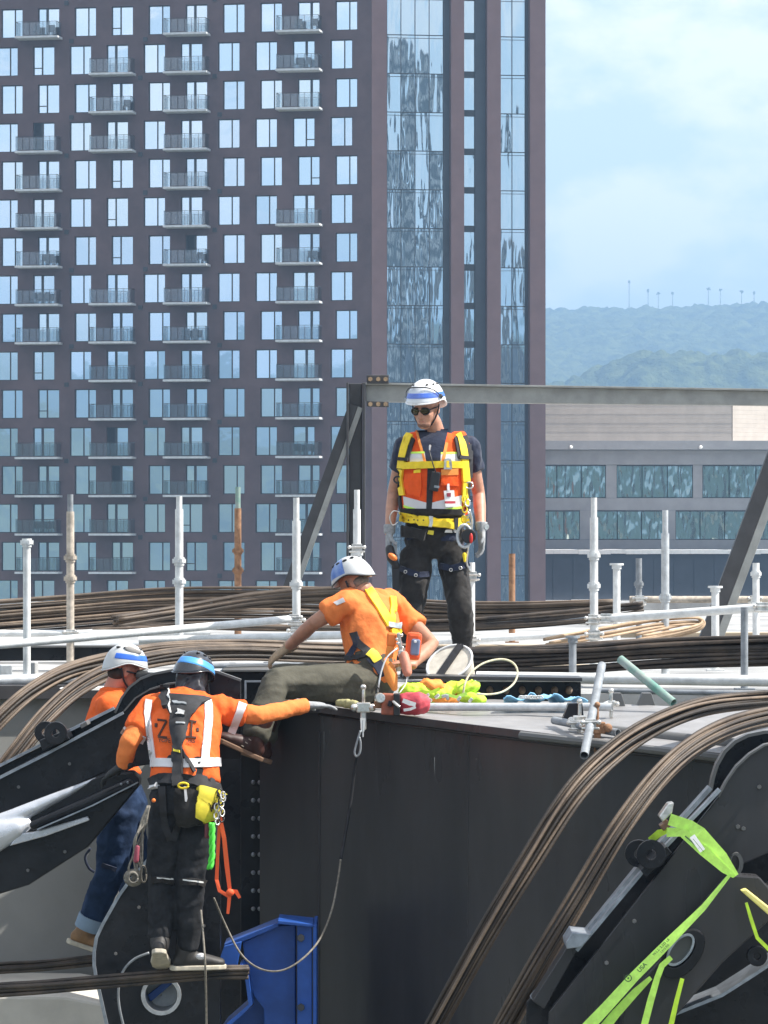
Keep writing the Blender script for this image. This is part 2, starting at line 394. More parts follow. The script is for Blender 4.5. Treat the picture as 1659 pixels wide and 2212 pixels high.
# glazed right-hand face with projecting piers
zT = ztop+8
def pier(x0, x1, proud, m, name='pier', depth=0.5):
    q = MB().box(((x0+x1)/2, -proud+depth/2, zT/2), (x1-x0, depth, zT)); o = obj(name, q, m, keep=True); o.parent = tower; o.rotation_euler = (0, 0, aR)
pier(0.02, 1.22, 0.02, brick2); pier(5.72, 6.15, 0.0, dmetal, 'dark_strip'); pier(6.17, 7.2, 0.9, brick2, depth=1.2); pier(8.2, 9.0, 0.1, dmetal, 'dark_strip')
pier(9.02, 10.1, 0.9, brick2, depth=1.2); pier(12.22, 12.4, 0.0, dmetal, 'dark_strip'); pier(12.42, 13.65, 0.9, brick2, depth=1.2)
q = MB().box((6.9, 12.6, zT/2-0.2), (13.3, 24.6, zT-0.4)); o = obj('tower_core', q, brick2, keep=True); o.parent = tower; o.rotation_euler = (0, 0, aR)
for (x0, x1, n_) in ((1.24, 5.70, 4), (7.22, 8.18, 1), (10.12, 12.2, 2)):
    pw = (x1-x0)/n_
    mu = MB()
    for i in range(n_+1): mu.box((x0+pw*i, 0.10, zT/2), (0.05, 0.08, zT))
    for r in range(-1, 20): mu.box(((x0+x1)/2, 0.105, wtop(r)+0.36), (x1-x0, 0.08, 0.06 if n_ > 1 else 0.5)); mu.box(((x0+x1)/2, 0.105, wtop(r)+0.12), (x1-x0, 0.07, 0.03))
    o = obj('mullion', mu, dframe, keep=True); o.parent = tower; o.rotation_euler = (0, 0, aR)
    pm_ = MB().box((0, 0, 0), (pw-0.03, 0.03, PITCH-0.05)).mesh('glass_pane'); pm_.materials.append(cglass)
    for r in range(-1, 19):
        for i in range(n_):
            p_ = place('glass_pane', pm_, tower, locR(x0+pw*(i+0.5), 0.16, wtop(r)+0.36-PITCH/2), (R(random.uniform(-.35,.35)), 0, aR+R(random.uniform(-.9,.9))))
            p_.rotation_mode = 'XYZ'

# towers behind the viewpoint: they show only mirrored in the glazing
refl = mat('slate_tower', (0.10,0.12,0.13), 0.6, var=0.3, vscale=0.2)
def block(name, x, y, w, dp, h, label, m, flo=3.4):
    t = thing(name, (x, y, 0), label, 'building')
    obj('wall', MB().box((x, y, h/2), (w, dp, h)), m, t)
    gl = MB(); nx = int(w//3); nz = int(h//flo)
    for i in range(nx):
        for j in range(nz): gl.box((x-w/2+(i+0.5)*w/nx, y+dp/2+0.03, (j+0.55)*flo), (1.7, 0.1, 2.0))
    obj('windows', gl, dmetal if random.random() < .5 else slabm, t, kind='stuff')
block('office_tower', 114, -120, 15, 26, 130, 'tall slate office tower seen only mirrored in the glazed corner', refl)
block('office_tower', 129.5, -118, 4.5, 6, 120, 'slim dark tower mirrored behind the slate one in the glazing', mat('dark_tower', (0.06,0.07,0.08), 0.5))
block('residential_block', 146, -121, 6, 12, 97, 'lower pale block mirrored at the right of the glazing', mat('pale_block', (0.30,0.29,0.28), 0.7))
block('residential_block', 195, -330, 120, 20, 84, 'long low block mirrored far off in the glazing', mat('long_block', (0.16,0.15,0.15), 0.7))

# ------------------------------------------------------------------ low office building on the right
DO = 332.0; s = DO/F
def oX(px): return (px-829.5)*s
def oZ(py): return ZC+(HOR-py)*s
ob = thing('office_building', (oX(1420), DO, 0), 'low grey office building with beige upper storey and two rows of windows', 'building')
x0, x1 = oX(1120), oX(1760)
def obox(name, pxa, pxb, pya, pyb, y0, y1, m, bev=0): return obj(name, MB().box(((oX(pxa)+oX(pxb))/2, (y0+y1)/2, (oZ(pya)+oZ(pyb))/2), (oX(pxb)-oX(pxa), y1-y0, oZ(pya)-oZ(pyb))), m, ob, bevel=bev)
# beige cladding boards, one by one
for i in range(11):
    ya = 846+9.6*i
    obox('cladding_board', 1120, 1583, ya, ya+9.45, DO+1.0+0.012*(i % 2), DO+20, beige)
    mb = MB(); A = Vector((oX(1585), DO+1.0, 0)); dirv = Vector((math.cos(R(38)), math.sin(R(38)), 0)); L_ = 14
    za, zb = oZ(ya), oZ(ya+9.45); nrm = Vector((-dirv.y, dirv.x, 0))
    mb.prism([A+Vector((0,0,zb)), A+dirv*L_+Vector((0,0,zb)), A+dirv*L_+Vector((0,0,za)), A+Vector((0,0,za))], nrm*1.0)
    obj('cladding_board', mb, beige, ob)
obox('soffit', 1120, 1760, 953, 972, DO-1.6, DO+20, greycl); obox('fascia', 1120, 1760, 973, 1004, DO-0.5, DO+20, greycl)
obox('spandrel', 1120, 1760, 1076, 1102, DO-0.3, DO+19, greycl); obox('spandrel', 1120, 1760, 1166, 1240, DO-0.3, DO+19, greycl)
lampm = mat('white_lamp', (0.9,0.9,0.88), 0.3)
for px in (1231, 1510): obj('soffit_lamp', MB().ball((oX(px), DO-1.7, oZ(967)), 0.16), lampm, ob)
for (ya, yb, edges) in ((1004, 1076, (1150, 1308, 1332, 1496, 1517, 1690)), (1102, 1166, (1150, 1252, 1281, 1438, 1459, 1618, 1634, 1740))):
    for i in range(0, len(edges), 2):
        a, b = edges[i], edges[i+1]
        w = obox('window', a, b, ya+0.5, ya+3, DO-0.25, DO-0.05, dframe)
        nn = 3
        for q in range(nn):
            m_ = MB().box((0,0,0), ((oX(b)-oX(a))/nn-0.08, 0.04, (oZ(ya)-oZ(yb))-0.2)); pl = m_.mesh('pane'); pl.materials.append(oglass)
            c_ = Vector((oX(a)+(q+0.5)*(oX(b)-oX(a))/nn, DO-0.12, (oZ(ya)+oZ(yb))/2-0.03))
            place('pane', pl, w, c_-world_loc(w), (R(random.uniform(-.5,.5)), 0, R(random.uniform(-.6,.6))))
    for i in range(1, len(edges)-1, 2): obox('pier', edges[i]+0.4, edges[i+1]-0.4, ya+0.4, yb-0.4, DO-0.35, DO+18, greycl)
obj('rear_wall', MB().box(((x0+x1)/2, DO+10, oZ(1240)/2), (x1-x0, 18, oZ(1240)-0.3)), greycl, ob)
obox('back_wall', 1120, 1760, 1003, 1168, DO+0.4, DO+17, darkint)
DN = 314.0
hall = thing('flat_roofed_hall', ((1430-829.5)*DN/F, DN, 0), 'dark blue flat-roofed hall with white roof edge in front of the office', 'building')
a = P(1150, 1196, DN); b = P(1760, 1400, DN)
obj('wall', MB().box(((a.x+b.x)/2, DN+6, a.z/2), (b.x-a.x, 12, a.z)), navycl, hall)
cop = MB(); random.seed(3); xx = a.x
while xx < b.x:
    w = random.uniform(1.2, 3.5); cop.box((xx+w/2, DN+5.9, a.z+0.12+random.uniform(0,.06)), (w-0.02, 12.4, 0.34)); xx += w
obj('coping', cop, whitep, hall)
lo = MB(); xx = a.x
while xx < b.x:
    w = random.uniform(1.5, 4); lo.box((xx+w/2, DN-0.3, ZC+(HOR-1300)*DN/F+random.uniform(-.05,.05)), (w-0.02, 0.7, 0.36)); xx += w
obj('ledge', lo, whitep, hall)
for i in range(14): obj('wall_panel', MB().box((a.x+(i+0.5)*(b.x-a.x)/14, DN-0.04, a.z-2.2), ((b.x-a.x)/14-0.06, 0.1, 3.6)), navycl, hall)
# ------------------------------------------------------------------ site materials
steel = mat('charcoal_steel_paint', (0.026,0.026,0.029), 0.30, col2=(0.052,0.050,0.052), vscale=1.6, detail=9, stretch=(1,1,0.22), bump=0.05, bscale=3, rvar=0.12, spec=0.42)
steelb = mat('black_steel_paint', (0.009,0.010,0.013), 0.30, col2=(0.022,0.022,0.025), vscale=4, detail=9, bump=0.05, bscale=5, rvar=0.14, spec=0.28)
steelg = mat('grey_steel_paint', (0.115,0.115,0.113), 0.45, var=0.08, vscale=2, rvar=0.08)
framest = mat('grey_frame_steel', (0.27,0.275,0.26), 0.5, var=0.15, vscale=6, rvar=0.1)
framedk = mat('dark_frame_steel', (0.045,0.045,0.048), 0.5, var=0.2, vscale=6)
edge = mat('worn_steel_edge', (0.30,0.33,0.37), 0.35, metal=0.3, var=0.25, vscale=14)  # pale grey-blue for plate edges and small fittings
galv = mat('galvanised_tube', (0.52,0.54,0.55), 0.42, metal=0.35, var=0.16, vscale=16, bump=0.05, bscale=60, rvar=0.1)
tubew = mat('pale_scaffold_tube', (0.66,0.67,0.66), 0.5, var=0.14, vscale=14, bump=0.05, bscale=60, detail=6)
tubed = mat('dull_grey_tube', (0.25,0.27,0.29), 0.5, metal=0.2, var=0.25, vscale=14, detail=6)
tubeb = mat('weathered_tube', (0.46,0.40,0.33), 0.65, var=0.3, vscale=18, detail=7)
rustm = mat('rusty_steel', (0.20,0.10,0.055), 0.85, col2=(0.36,0.20,0.11), vscale=22, detail=8, bump=0.2, bscale=90)
greent = mat('green_tube_paint', (0.10,0.26,0.21), 0.55, col2=(0.30,0.33,0.31), vscale=9, detail=6)
gwall = mat('light_grey_girder_paint', (0.22,0.22,0.21), 0.5, var=0.10, vscale=1.2, detail=7, rvar=0.1)  # sky reflected in the dark steel, put in as a lighter grey
ropem = mat('rusty_wire_rope', (0.058,0.041,0.029), 0.6, col2=(0.118,0.086,0.060), vscale=5, detail=6, rnd=0.85, bump=0.3, bscale=110)
roped = mat('dark_wire_rope', (0.016,0.013,0.012), 0.6, col2=(0.075,0.055,0.04), vscale=7, rnd=0.5, detail=6, bump=0.3, bscale=110)
deckm = mat('white_deck_membrane', (0.20,0.20,0.20), 0.7, col2=(0.46,0.46,0.45), vscale=1.1, detail=9)
palec = mat('pale_concrete', (0.50,0.47,0.42), 0.8, var=0.15, vscale=2.5, detail=7)
bluep = mat('blue_steel_paint', (0.018,0.085,0.36), 0.42, var=0.16, vscale=7, detail=6, rvar=0.1)
chrome = mat('zinc_plated_fitting', (0.68,0.66,0.62), 0.28, metal=0.85, var=0.25, vscale=30)
lime = mat('lime_webbing', (0.50,0.84,0.13), 0.7, var=0.12, vscale=25, bump=0.1, bscale=300)
limey = mat('lime_fabric', (0.52,0.78,0.05), 0.7, var=0.15, vscale=18)
blackm = mat('black_plastic', (0.015,0.015,0.017), 0.45)
blackw = mat('black_webbing', (0.018,0.018,0.021), 0.75, var=0.3, vscale=30)
printm = mat('dark_print', (0.06,0.14,0.05), 0.7)
cordm = mat('grey_rope', (0.20,0.18,0.15), 0.8, var=0.3, vscale=60)
cordb = mat('beige_cord', (0.62,0.56,0.38), 0.7, var=0.2, vscale=40)
orangep = mat('orange_plastic', (0.80,0.20,0.03), 0.45, var=0.1)
orangef = mat('orange_fabric', (0.80,0.27,0.05), 0.75, var=0.15, vscale=15)
redp = mat('red_pouch_fabric', (0.50,0.055,0.075), 0.65, var=0.2, vscale=25)
bluec = mat('blue_sheet', (0.25,0.55,0.80), 0.55, var=0.15, vscale=20)

# ------------------------------------------------------------------ roof deck, far kerb
DZ = -0.90
def deckD(py): return -DZ*F/(py-HOR)
obj('roof_deck', MB().box((0, 37.7, rel(DZ)-0.2), (30, 24.6, 0.4)), deckm, kind='structure')
obj('deck_margin', MB().box((6.95, 24.1, rel(DZ)-0.06), (15.0, 2.5, 0.1)), deckm, kind='structure')
obj('roof_kerb', MB().box((0, 50.2, rel(DZ)-0.12), (30, 0.4, 0.46)), deckm, kind='structure', bevel=0.01)
obj('building_base', MB().box((0, 38.0, (rel(DZ)-0.42)/2), (29.6, 24.0, rel(DZ)-0.42)), greycl, kind='structure')

# ------------------------------------------------------------------ main girder
gird = thing('steel_girder', P(1050, 1900, 20.6)+Vector((0,0,-1.5)), 'large charcoal painted steel girder with bright top flange below the workers', 'girder')
# flange: front edge runs nearer and lower towards the right
fl_f = [(560, 1518, 21.3), (690, 1523, 21.1), (1000, 1562, 20.4), (1300, 1598, 19.75), (1560, 1627, 19.3), (1760, 1650, 18.95)]
fl_b = [(560, 1497, 22.6), (690, 1500, 22.5), (1000, 1508, 22.1), (1300, 1519, 21.5), (1560, 1530, 21.0), (1760, 1540, 20.7)]
fl = MB(); n = len(fl_f); th = 0.045
top = [P(*q) for q in fl_f]+[P(*q) for q in fl_b]
bot = [p-Vector((0,0,th)) for p in top]; vs = top+bot; f = []
for i in range(n-1):
    f += [(i, i+1, n+i+1, n+i), (2*n+i, 3*n+i, 3*n+i+1, 2*n+i+1), (i, 2*n+i, 2*n+i+1, i+1), (n+i, n+i+1, 3*n+i+1, 3*n+i)]
f += [(0, n, 3*n, 2*n), (n-1, 3*n-1, 4*n-1, 2*n-1)]
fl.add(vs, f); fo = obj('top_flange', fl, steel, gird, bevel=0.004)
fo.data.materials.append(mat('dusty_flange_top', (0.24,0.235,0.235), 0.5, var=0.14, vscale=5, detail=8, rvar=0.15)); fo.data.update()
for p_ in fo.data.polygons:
    if p_.normal.z > 0.7: p_.material_index = 1  # upward faces take the lighter grey
# web under the flange
wb = MB(); up = [P(*q)+Vector((0, 0.07, -th)) for q in fl_f]; dn = [Vector((p.x, p.y+0.05, rel(-4.6))) for p in up]
bk = [p+Vector((0, 0.04, 0)) for p in up]; bd = [p+Vector((0, 0.04, 0)) for p in dn]
vs = up+dn+bk+bd; f = []
for i in range(n-1):
    f += [(i, n+i, n+i+1, i+1), (2*n+i, 2*n+i+1, 3*n+i+1, 3*n+i), (i, i+1, 2*n+i+1, 2*n+i), (n+i, 3*n+i, 3*n+i+1, n+i+1)]
wb.add(vs, f); obj('web', wb, steel, gird)
# second thin lip along the right part of the flange
lip = MB().loft([P(1125, 1588, 20.02), P(1300, 1607, 19.68), P(1560, 1638, 19.22), P(1760, 1661, 18.9)], [0.022]*4, seg=8, cap=0)
obj('edge_lip', lip, steelg, gird, smooth=True)
tr = MB().loft([P(1290, 1578, 20.1), P(1560, 1607, 19.6), P(1760, 1628, 19.2)], [0.035]*3, seg=10, cap=0); obj('edge_tube', tr, steelg, gird, smooth=True)
# black end block and splice on the left of the web
def slab(name, pts, D, thick, m, parent, bev=0.004, smooth=False): return obj(name, MB().prism([P(x, y, (D if len(q) == 0 else q[0])) for x, y, *q in pts], (0, thick, 0)), m, parent, bevel=bev)
slab('end_block', [(470,1452),(640,1452),(640,2330),(470,2330)], 22.9, 0.8, steelb, gird)
slab('end_cap_plate', [(480,1446),(640,1446),(640,1451.5),(480,1451.5)], 22.8, 1.1, steelg, gird)
slab('splice_plate', [(520,1600),(582,1600),(582,2300),(520,2300)], 21.55, 0.05, steelb, gird)
slab('splice_edge', [(583,1560),(589,1560),(589,2300),(583,2300)], 21.35, 0.3, steelg, gird)
slab('access_frame', [(528,1470),(580,1470),(580,1474),(532,1474),(532,1510),(528,1510)], 22.8, 0.05, edge, gird, 0.001)
bm_ = MB().ell((0,0,0), (Vector((0.013,0,0)), Vector((0,0.010,0)), Vector((0,0,0.013))), 8, 6).mesh('bolt'); bm_.materials.append(edge)
for i in range(8):
    p = P(547, 1690+39*i, 21.54); place('bolt', bm_, gird, p-world_loc(gird), (0,0,0))
    p = P(561, 1690+39*i, 21.54); place('bolt', bm_, gird, p-world_loc(gird), (0,0,0))
# left grey girder
gl = thing('grey_girder', P(120, 1900, 23.6)+Vector((0,0,-1.5)), 'grey steel girder face behind the left cables and struts', 'girder')
obj('web', MB().prism([P(-160,1500,23.3), P(480,1500,24.1), Vector((P(480,1500,24.1).x, 24.1, rel(-4.6))), Vector((P(-160,1500,23.3).x, 23.3, rel(-4.6)))], (0, 0.3, 0)), gwall, gl)
obj('top_flange', MB().prism([P(-160,1481,23.2), P(480,1478,24.0), P(480,1508,24.0), P(-160,1512,23.2)], (0, 0.9, 0.0)), steel, gl, bevel=0.004)
obj('flange_tube', MB().tube([P(-160,1474,23.4), P(150,1466,23.7), P(480,1456,24.0)], 0.035), galv, gl, smooth=True)
obj('cover_strip', MB().prism([P(128,1487,23.1), P(232,1484,23.2), P(232,1491,23.2), P(150,1491,23.1)], (0, 0.2, 0)), whitep, gl)
obj('lower_ledge', MB().prism([P(-200,2147,22.4), P(140,2152,22.4), P(240,2170,22.4), P(330,2500,22.4), P(-200,2500,22.4)], (0, 1.2, 0)), palec, kind='structure', bevel=0.02)

# bolted plate behind the seated worker
bp = thing('bolted_plate', P(1100, 1514, 21.9), 'dark steel plate with a row of six rusty bolt heads on the girder', 'plate')
slab('web_plate', [(880,1473),(1255,1473),(1255,1515),(880,1512)], 22.2, 0.03, steelb, bp)
slab('cap_plate', [(870,1459),(1258,1464),(1258,1472),(870,1467)], 21.95, 0.35, steel, bp)
bh = MB().ell((0,0,0), (Vector((0.021,0,0)), Vector((0,0.02,0)), Vector((0,0,0.024))), 12, 8).mesh('bolt'); bh.materials.append(mat('rusty_bolt', (0.26,0.19,0.14), 0.6, var=0.35, vscale=40))
for px in (1058, 1093, 1128, 1163, 1198, 1229): place('bolt', bh, bp, P(px, 1491, 22.19)-world_loc(bp), (0,0,0))

# ------------------------------------------------------------------ scaffold tubes
def flange_disc(mb, c, r, t=0.012): mb.loft([c-Vector((0,0,t/2)), c+Vector((0,0,t/2))], [r, r], seg=16, cap=0)
def coupler(mb, c, r=0.034):
    mb.box(c, (r*2.2, r*2.1, r*2.0)); mb.loft([c+Vector((-r*1.6,-r,0.01)), c+Vector((r*1.7,-r,0.01))], [0.009]*2, seg=6)
    mb.loft([c+Vector((-r*1.5,-r,-0.022)), c+Vector((r*1.5,-r,-0.022))], [0.008]*2, seg=6); mb.ball(c+Vector((r*1.6,-r,0.01)), 0.014, 8, 5); mb.ball(c+Vector((-r*1.6,-r,0.01)), 0.014, 8, 5)
def post(px, ytop, D, label, m, rp=8.5, collars=(), disc=False, spig=None, spm=None, coup=(), lean=0, ybot=None):
    """upright tube standing on the deck; collars and couplers are parts"""
    a = P(px+lean, ytop, D); zb = rel(DZ) if ybot is None else P(px, ybot, D).z; b = Vector((P(px,1300,D).x, D, zb)); r = rp*D/F
    t = thing('scaffold_post', b, label, 'scaffold post', 'scaffold posts on the roof deck')
    tt = a
    if spig:
        q = a+(b-a)*((spig-ytop)/(1170+(-DZ)*F/D-ytop)); obj('spigot', MB().pipe(q, a, r*0.74), spm or m, t, smooth=True); tt = q
    obj('tube', MB().pipe(b, tt, r), m, t, smooth=True)
    for cy in collars:
        c = P(px, cy, D); k = MB(); flange_disc(k, c, r*1.55, 0.02); flange_disc(k, c+Vector((0,0,0.018)), r*1.3, 0.016); flange_disc(k, c-Vector((0,0,0.02)), r*1.25, 0.02)
        for q in range(4): k.box(c+Vector((r*1.5*math.cos(q*1.57+.4), r*1.5*math.sin(q*1.57+.4), 0.0)), (0.014,0.014,0.03))
        obj('collar', k, m, t, smooth=True)
    for cy in coup: k = MB(); coupler(k, P(px, cy, D)); obj('coupler', k, chrome, t, bevel=0.003)
    if disc: k = MB(); flange_disc(k, a, r*1.9, 0.014); flange_disc(k, a-Vector((0,0,0.02)), r*1.3, 0.03); obj('top_plate', k, m, t, smooth=True)
    k = MB(); k.box(b+Vector((0,0,0.005)), (0.12,0.12,0.01)); obj('base_plate', k, m, t)
    return t
post(58, 1167, 25.0, 'white scaffold post nearest the left edge with plain rounded top', tubew, collars=(1172,), rp=8.2)
post(152, 1068, 26.4, 'weathered beige scaffold post, second from the left, with thin spigot top', tubeb, collars=(1205,1250), spig=1105, spm=tubed, rp=8.4)
post(387, 1072, 25.6, 'white paint-dripped scaffold post in front of the cable coil on the left', tubew, collars=(1212,1257), spig=1100, rp=8.8)
post(514, 1052, 33.0, 'rusty scaffold post with green top behind the cable coil', rustm, collars=(1190,1232), spig=1098, spm=greent, rp=7.6)
post(640, 1075, 26.0, 'grey-beige scaffold post left of the seated worker', tubew, collars=(1262,), coup=(1342,1365), spig=1125, rp=8.8)
post(771, 1058, 27.5, 'pale scaffold post directly behind the seated worker\'s helmet', tubew, coup=(1185,), collars=(1196,), spig=1100, rp=8.2)
post(1018, 1215, 26.6, 'white scaffold post beside the standing worker\'s leg', tubew, coup=(1245,1385), rp=8.0)
post(1106, 1196, 34.0, 'short brown rusty post right of the standing worker', rustm, coup=(1325,), rp=7.0)
post(1283, 1075, 25.2, 'tall pale scaffold post with two collars, right of the standing worker', tubew, collars=(1200,1266), coup=(1338,1372), spig=1118, rp=8.8)
post(1332, 1219, 28.0, 'short pale post with flat top plate, left of the taller white one', tubew, disc=True, rp=8.0)
post(1380, 1206, 31.0, 'thin grey post behind the horizontal tubes on the right', tubed, collars=(1262,), coup=(1300,), rp=6.6)
post(1437, 1102, 25.6, 'tall pale-blue scaffold post on the right with collar at mid height', galv, collars=(1291,), spig=1152, rp=8.6)
post(1545, 1268, 26.6, 'short white post with wide flat top plate at the right', tubew, disc=True, rp=8.4)
post(1608, 1312, 23.2, 'grey upright tube in front of the cables at the right', tubed, rp=8.0)
post(1633, 1216, 30.0, 'short pale post close to the right edge', tubew, collars=(1240,), coup=(1310,), rp=7.5)
post(1237, 1376, 23.6, 'stub post with rusty foot and flat top in front of the cables', tubed, disc=True, rp=8.2)
def bar(a, b, rp, m, label, caps=(), name='scaffold_tube', cat='scaffold tube'):
    A = P(*a); B = P(*b); r = rp*(a[2]+b[2])/2/F
    t = thing(name, (A+B)/2, label, cat, 'scaffold tubes lying across the deck'); obj('tube', MB().pipe(A, B, r), m, t, smooth=True)
    for c in caps: k = MB(); coupler(k, A+(B-A)*c, r*1.15); obj('coupler', k, chrome, t, bevel=0.003)
    return t
bar((-40,1397,24.6), (642,1336,25.7), 8.5, tubew, 'long pale tube sloping up across the left cable coil', (0.99,))
bar((-40,1368,26.4), (455,1368,26.4), 7.5, tubew, 'level pale tube behind the sloping one on the left', (0.39,))
bar((300,1384,25.4), (745,1372,25.4), 8.5, tubew, 'pale tube running from the left helmet to the seated worker', (0.78,))
bar((-40,1411,27.5), (330,1392,27.5), 7.5, galv, 'lower grey tube under the sloping one at far left')
bar((1303,1337,25.0), (1650,1312,24.6), 9.5, tubew, 'bright white tube bracing the right-hand posts', (0.02,0.99))
bar((1360,1295,30.8), (1720,1295,30.8), 7.5, tubeb, 'tan horizontal tube high on the right', (0.06,0.75))
bar((1030,1462,22.6), (1720,1472,22.2), 12.0, tubew, 'thick white tube in front of the right cable bundle')
bar((858,1527,21.0), (1322,1527,20.7), 8.8, galv, 'long bright tube lying on the girder flange')
bar((880,1388,27.8), (1300,1366,27.8), 8.0, tubew, 'pale tube behind the standing worker\'s calves')
bar((700,1420,24.8), (1290,1398,25.9), 7.0, tubeb, 'pale timber-coloured tube behind the worker\'s boots')
# loose tubes
bar((1300,1437,20.3), (1262,1632,19.4), 9.5, tubed, 'short grey tube clamped upright over the flange edge', (0.66,))
bar((1196,1556,20.2), (1335,1583,19.8), 8.5, tubed, 'short grey tube lying level through the flange clamp', (0.35,0.55))
bar((1340,1424,21.2), (1455,1518,20.9), 9.5, greent, 'green-ended tube leaning down to the flange')
# clamps on the flange
def clamp(px, py, D, label, m=chrome, sc=1.0):
    c = P(px, py, D); t = thing('beam_clamp', c, label, 'clamp')
    k = MB(); k.box(c, (0.07*sc,0.06*sc,0.05*sc)); k.box(c+Vector((0.0,-0.02,-0.06*sc)), (0.03*sc,0.02,0.1*sc)); obj('jaw', k, m, t, bevel=0.006)
    k = MB(); k.loft([c+Vector((0,-0.01,-0.02)), c+Vector((0,-0.01,0.10*sc))], [0.009]*2, seg=8); k.ball(c+Vector((0,-0.01,0.10*sc)), 0.016); obj('bolt', k, m, t, smooth=True)
    for q in (0.045, -0.045): obj('nut', MB().ball(c+Vector((q*sc,-0.03,0.0)), 0.02*sc), m, t, smooth=True)
clamp(785, 1528, 20.75, 'zinc clamp at the flange edge above the hanging sling', sc=1.1)
clamp(1252, 1556, 20.1, 'zinc clamp left of the rusty one on the right of the flange', sc=1.0)
clamp(1290, 1572, 19.85, 'rusty clamp holding the crossed grey tubes on the flange', rustm, 1.2)
clamp(1320, 1520, 20.75, 'small zinc clamp at the foot of the green-ended tube', sc=0.7)
cb = MB(); c0 = P(1235, 1542, 20.5); cb.prism([P(1215,1556,20.5), P(1228,1520,20.5), P(1258,1518,20.5), P(1262,1556,20.5)], (0,0.12,0))
obj('support_bracket', cb, steelb, label='black tapered bracket carrying the long tube end on the flange', cat='bracket', bevel=0.004)
for (px, lb) in ((1330, 'left of the two small grey wedges under the green-ended tube'), (1395, 'right of the two small grey wedges near the cable loop')):
    w = MB().prism([P(px-22,1534,21.3), P(px-8,1497,21.3), P(px+12,1497,21.3), P(px+24,1534,21.3)], (0,0.08,0)); obj('steel_wedge', w, steelg, label=lb, cat='bracket', bevel=0.003)

# ------------------------------------------------------------------ steel frame behind
fr = thing('portal_truss', P(768, 1300, 33)+Vector((0,0,-0.4)), 'grey steel frame with bolted beam and slanted braces behind the standing worker', 'steel frame')
DF = 33.0
def fbox(name, pts, D, t, m, bev=0.006): return obj(name, MB().prism([P(x, y, D) for x, y in pts], (0, t, 0)), m, fr, bevel=bev)
fbox('column', [(754,828),(782,828),(782,1380),(754,1380)], DF, 0.16, framedk)
fbox('column_flange', [(783,826),(789,826),(789,1380),(783,1380)], DF-0.08, 0.3, framedk); fbox('column_flange', [(748,826),(753,826),(753,1380),(748,1380)], DF-0.08, 0.3, framedk)
fbox('beam', [(790,831),(2500,857.5),(2500,884),(790,868)], DF-0.02, 0.12, framest)
fbox('beam_flange', [(790,826.5),(2500,852.5),(2500,857),(790,830.5)], DF-0.08, 0.24, framest, 0.002)
fbox('splice_plate', [(792,810),(840,810),(840,829),(792,829)], DF-0.14, 0.03, framedk); fbox('splice_plate', [(792,866),(840,868),(840,880),(792,878)], DF-0.14, 0.03, framedk)
nut = MB().loft([Vector((0,-0.02,0)), Vector((0,0.02,0))], [0.02,0.02], seg=6, cap=0).mesh('bolt'); nut.materials.append(mat('rusty_nut', (0.32,0.22,0.13), 0.7, var=0.3, vscale=30))
for px in (800, 817, 833):
    for py in (819, 873): place('bolt', nut, fr, P(px, py, DF-0.15)-world_loc(fr), (0,0,0))
def brace(a, b, wp, D):
    A = P(a[0], a[1], D); B = P(b[0], b[1], D); d_ = (B-A).normalized(); n_ = Vector((d_.z, 0, -d_.x)); w = wp*D/F
    obj('brace', MB().prism([A+n_*w, B+n_*w, B-n_*w*0.2, A-n_*w*0.2], (0, 0.10, 0)), framedk, fr, bevel=0.003)
    obj('brace_flange', MB().prism([A+n_*w*1.02, B+n_*w*1.02, B+n_*w*1.7, A+n_*w*1.7], (0, 0.18, 0)), framest, fr, bevel=0.003)
brace((757,872), (592,1330), -17, DF-0.03)
brace((1720,830), (1512,1390), -26, 30.5)

# beams and blocks lying on the deck at the left
bmk = thing('deck_beam', P(340, 1412, 26.6), 'long dark steel beam lying on the deck behind the left cable loops', 'beam')
obj('beam_web', MB().prism([P(-60,1400,26.6), P(760,1396,26.6), P(760,1424,26.6), P(-60,1428,26.6)], (0,0.03,0)), steelb, bmk); obj('beam_flange', MB().prism([P(-60,1396,26.5), P(760,1392,26.5), P(760,1396,26.5), P(-60,1400,26.5)], (0,0.22,0)), steelg, bmk, bevel=0.003)
random.seed(17)
for i, (px, w) in enumerate(((12,26),(70,20),(155,18),(196,26),(250,16),(500,14),(530,20),(580,16),(622,12),(665,16))):
    D = 25.4+0.03*i; a = P(px-w/2, 1438, D); hh = random.uniform(0.06, 0.10)
    obj('packing_block', MB().box(Vector((P(px,1400,D).x, D, rel(DZ)+hh/2)), (w*D/F, 0.1, hh), Matrix.Rotation(random.uniform(-.3,.3),3,'Z')), deckm if i % 3 else galv, label='small pale packing block on the deck, %s from the left' % ('first second third fourth fifth sixth seventh eighth ninth tenth'.split()[i]), cat='block', group='packing blocks on the deck', bevel=0.006)

# seams, weld runs and paint marks on the girder web
def web_pt(px, py):
    for i in range(len(fl_f)-1):
        if fl_f[i][0] <= px <= fl_f[i+1][0]:
            t = (px-fl_f[i][0])/(fl_f[i+1][0]-fl_f[i][0]); D = fl_f[i][2]+(fl_f[i+1][2]-fl_f[i][2])*t
            return P(px, py, D+0.07+0.05*(py-1560)/1100.0)
for px, y0, y1, m_, w in ((940,1636,1702,tubew,0.004), (1182,1660,1720,steelg,0.003), (700,1580,1640,steelg,0.003), (842,1780,1862,steelg,0.0025)):
    a = web_pt(px, y0); b = web_pt(px, y1); obj('paint_run', MB().prism([a+Vector((-w,-0.004,0)), a+Vector((w,-0.004,0)), b+Vector((w*0.4,-0.004,0)), b+Vector((-w*0.4,-0.004,0))], (0,0.003,0)), m_, gird)
for px in (690, 1012): obj('weld_seam', MB().tube([web_pt(px, y)+Vector((random.uniform(-.002,.002),-0.002,0)) for y in range(1580, 2330, 14)], 0.006, 6), steel, gird, smooth='all')
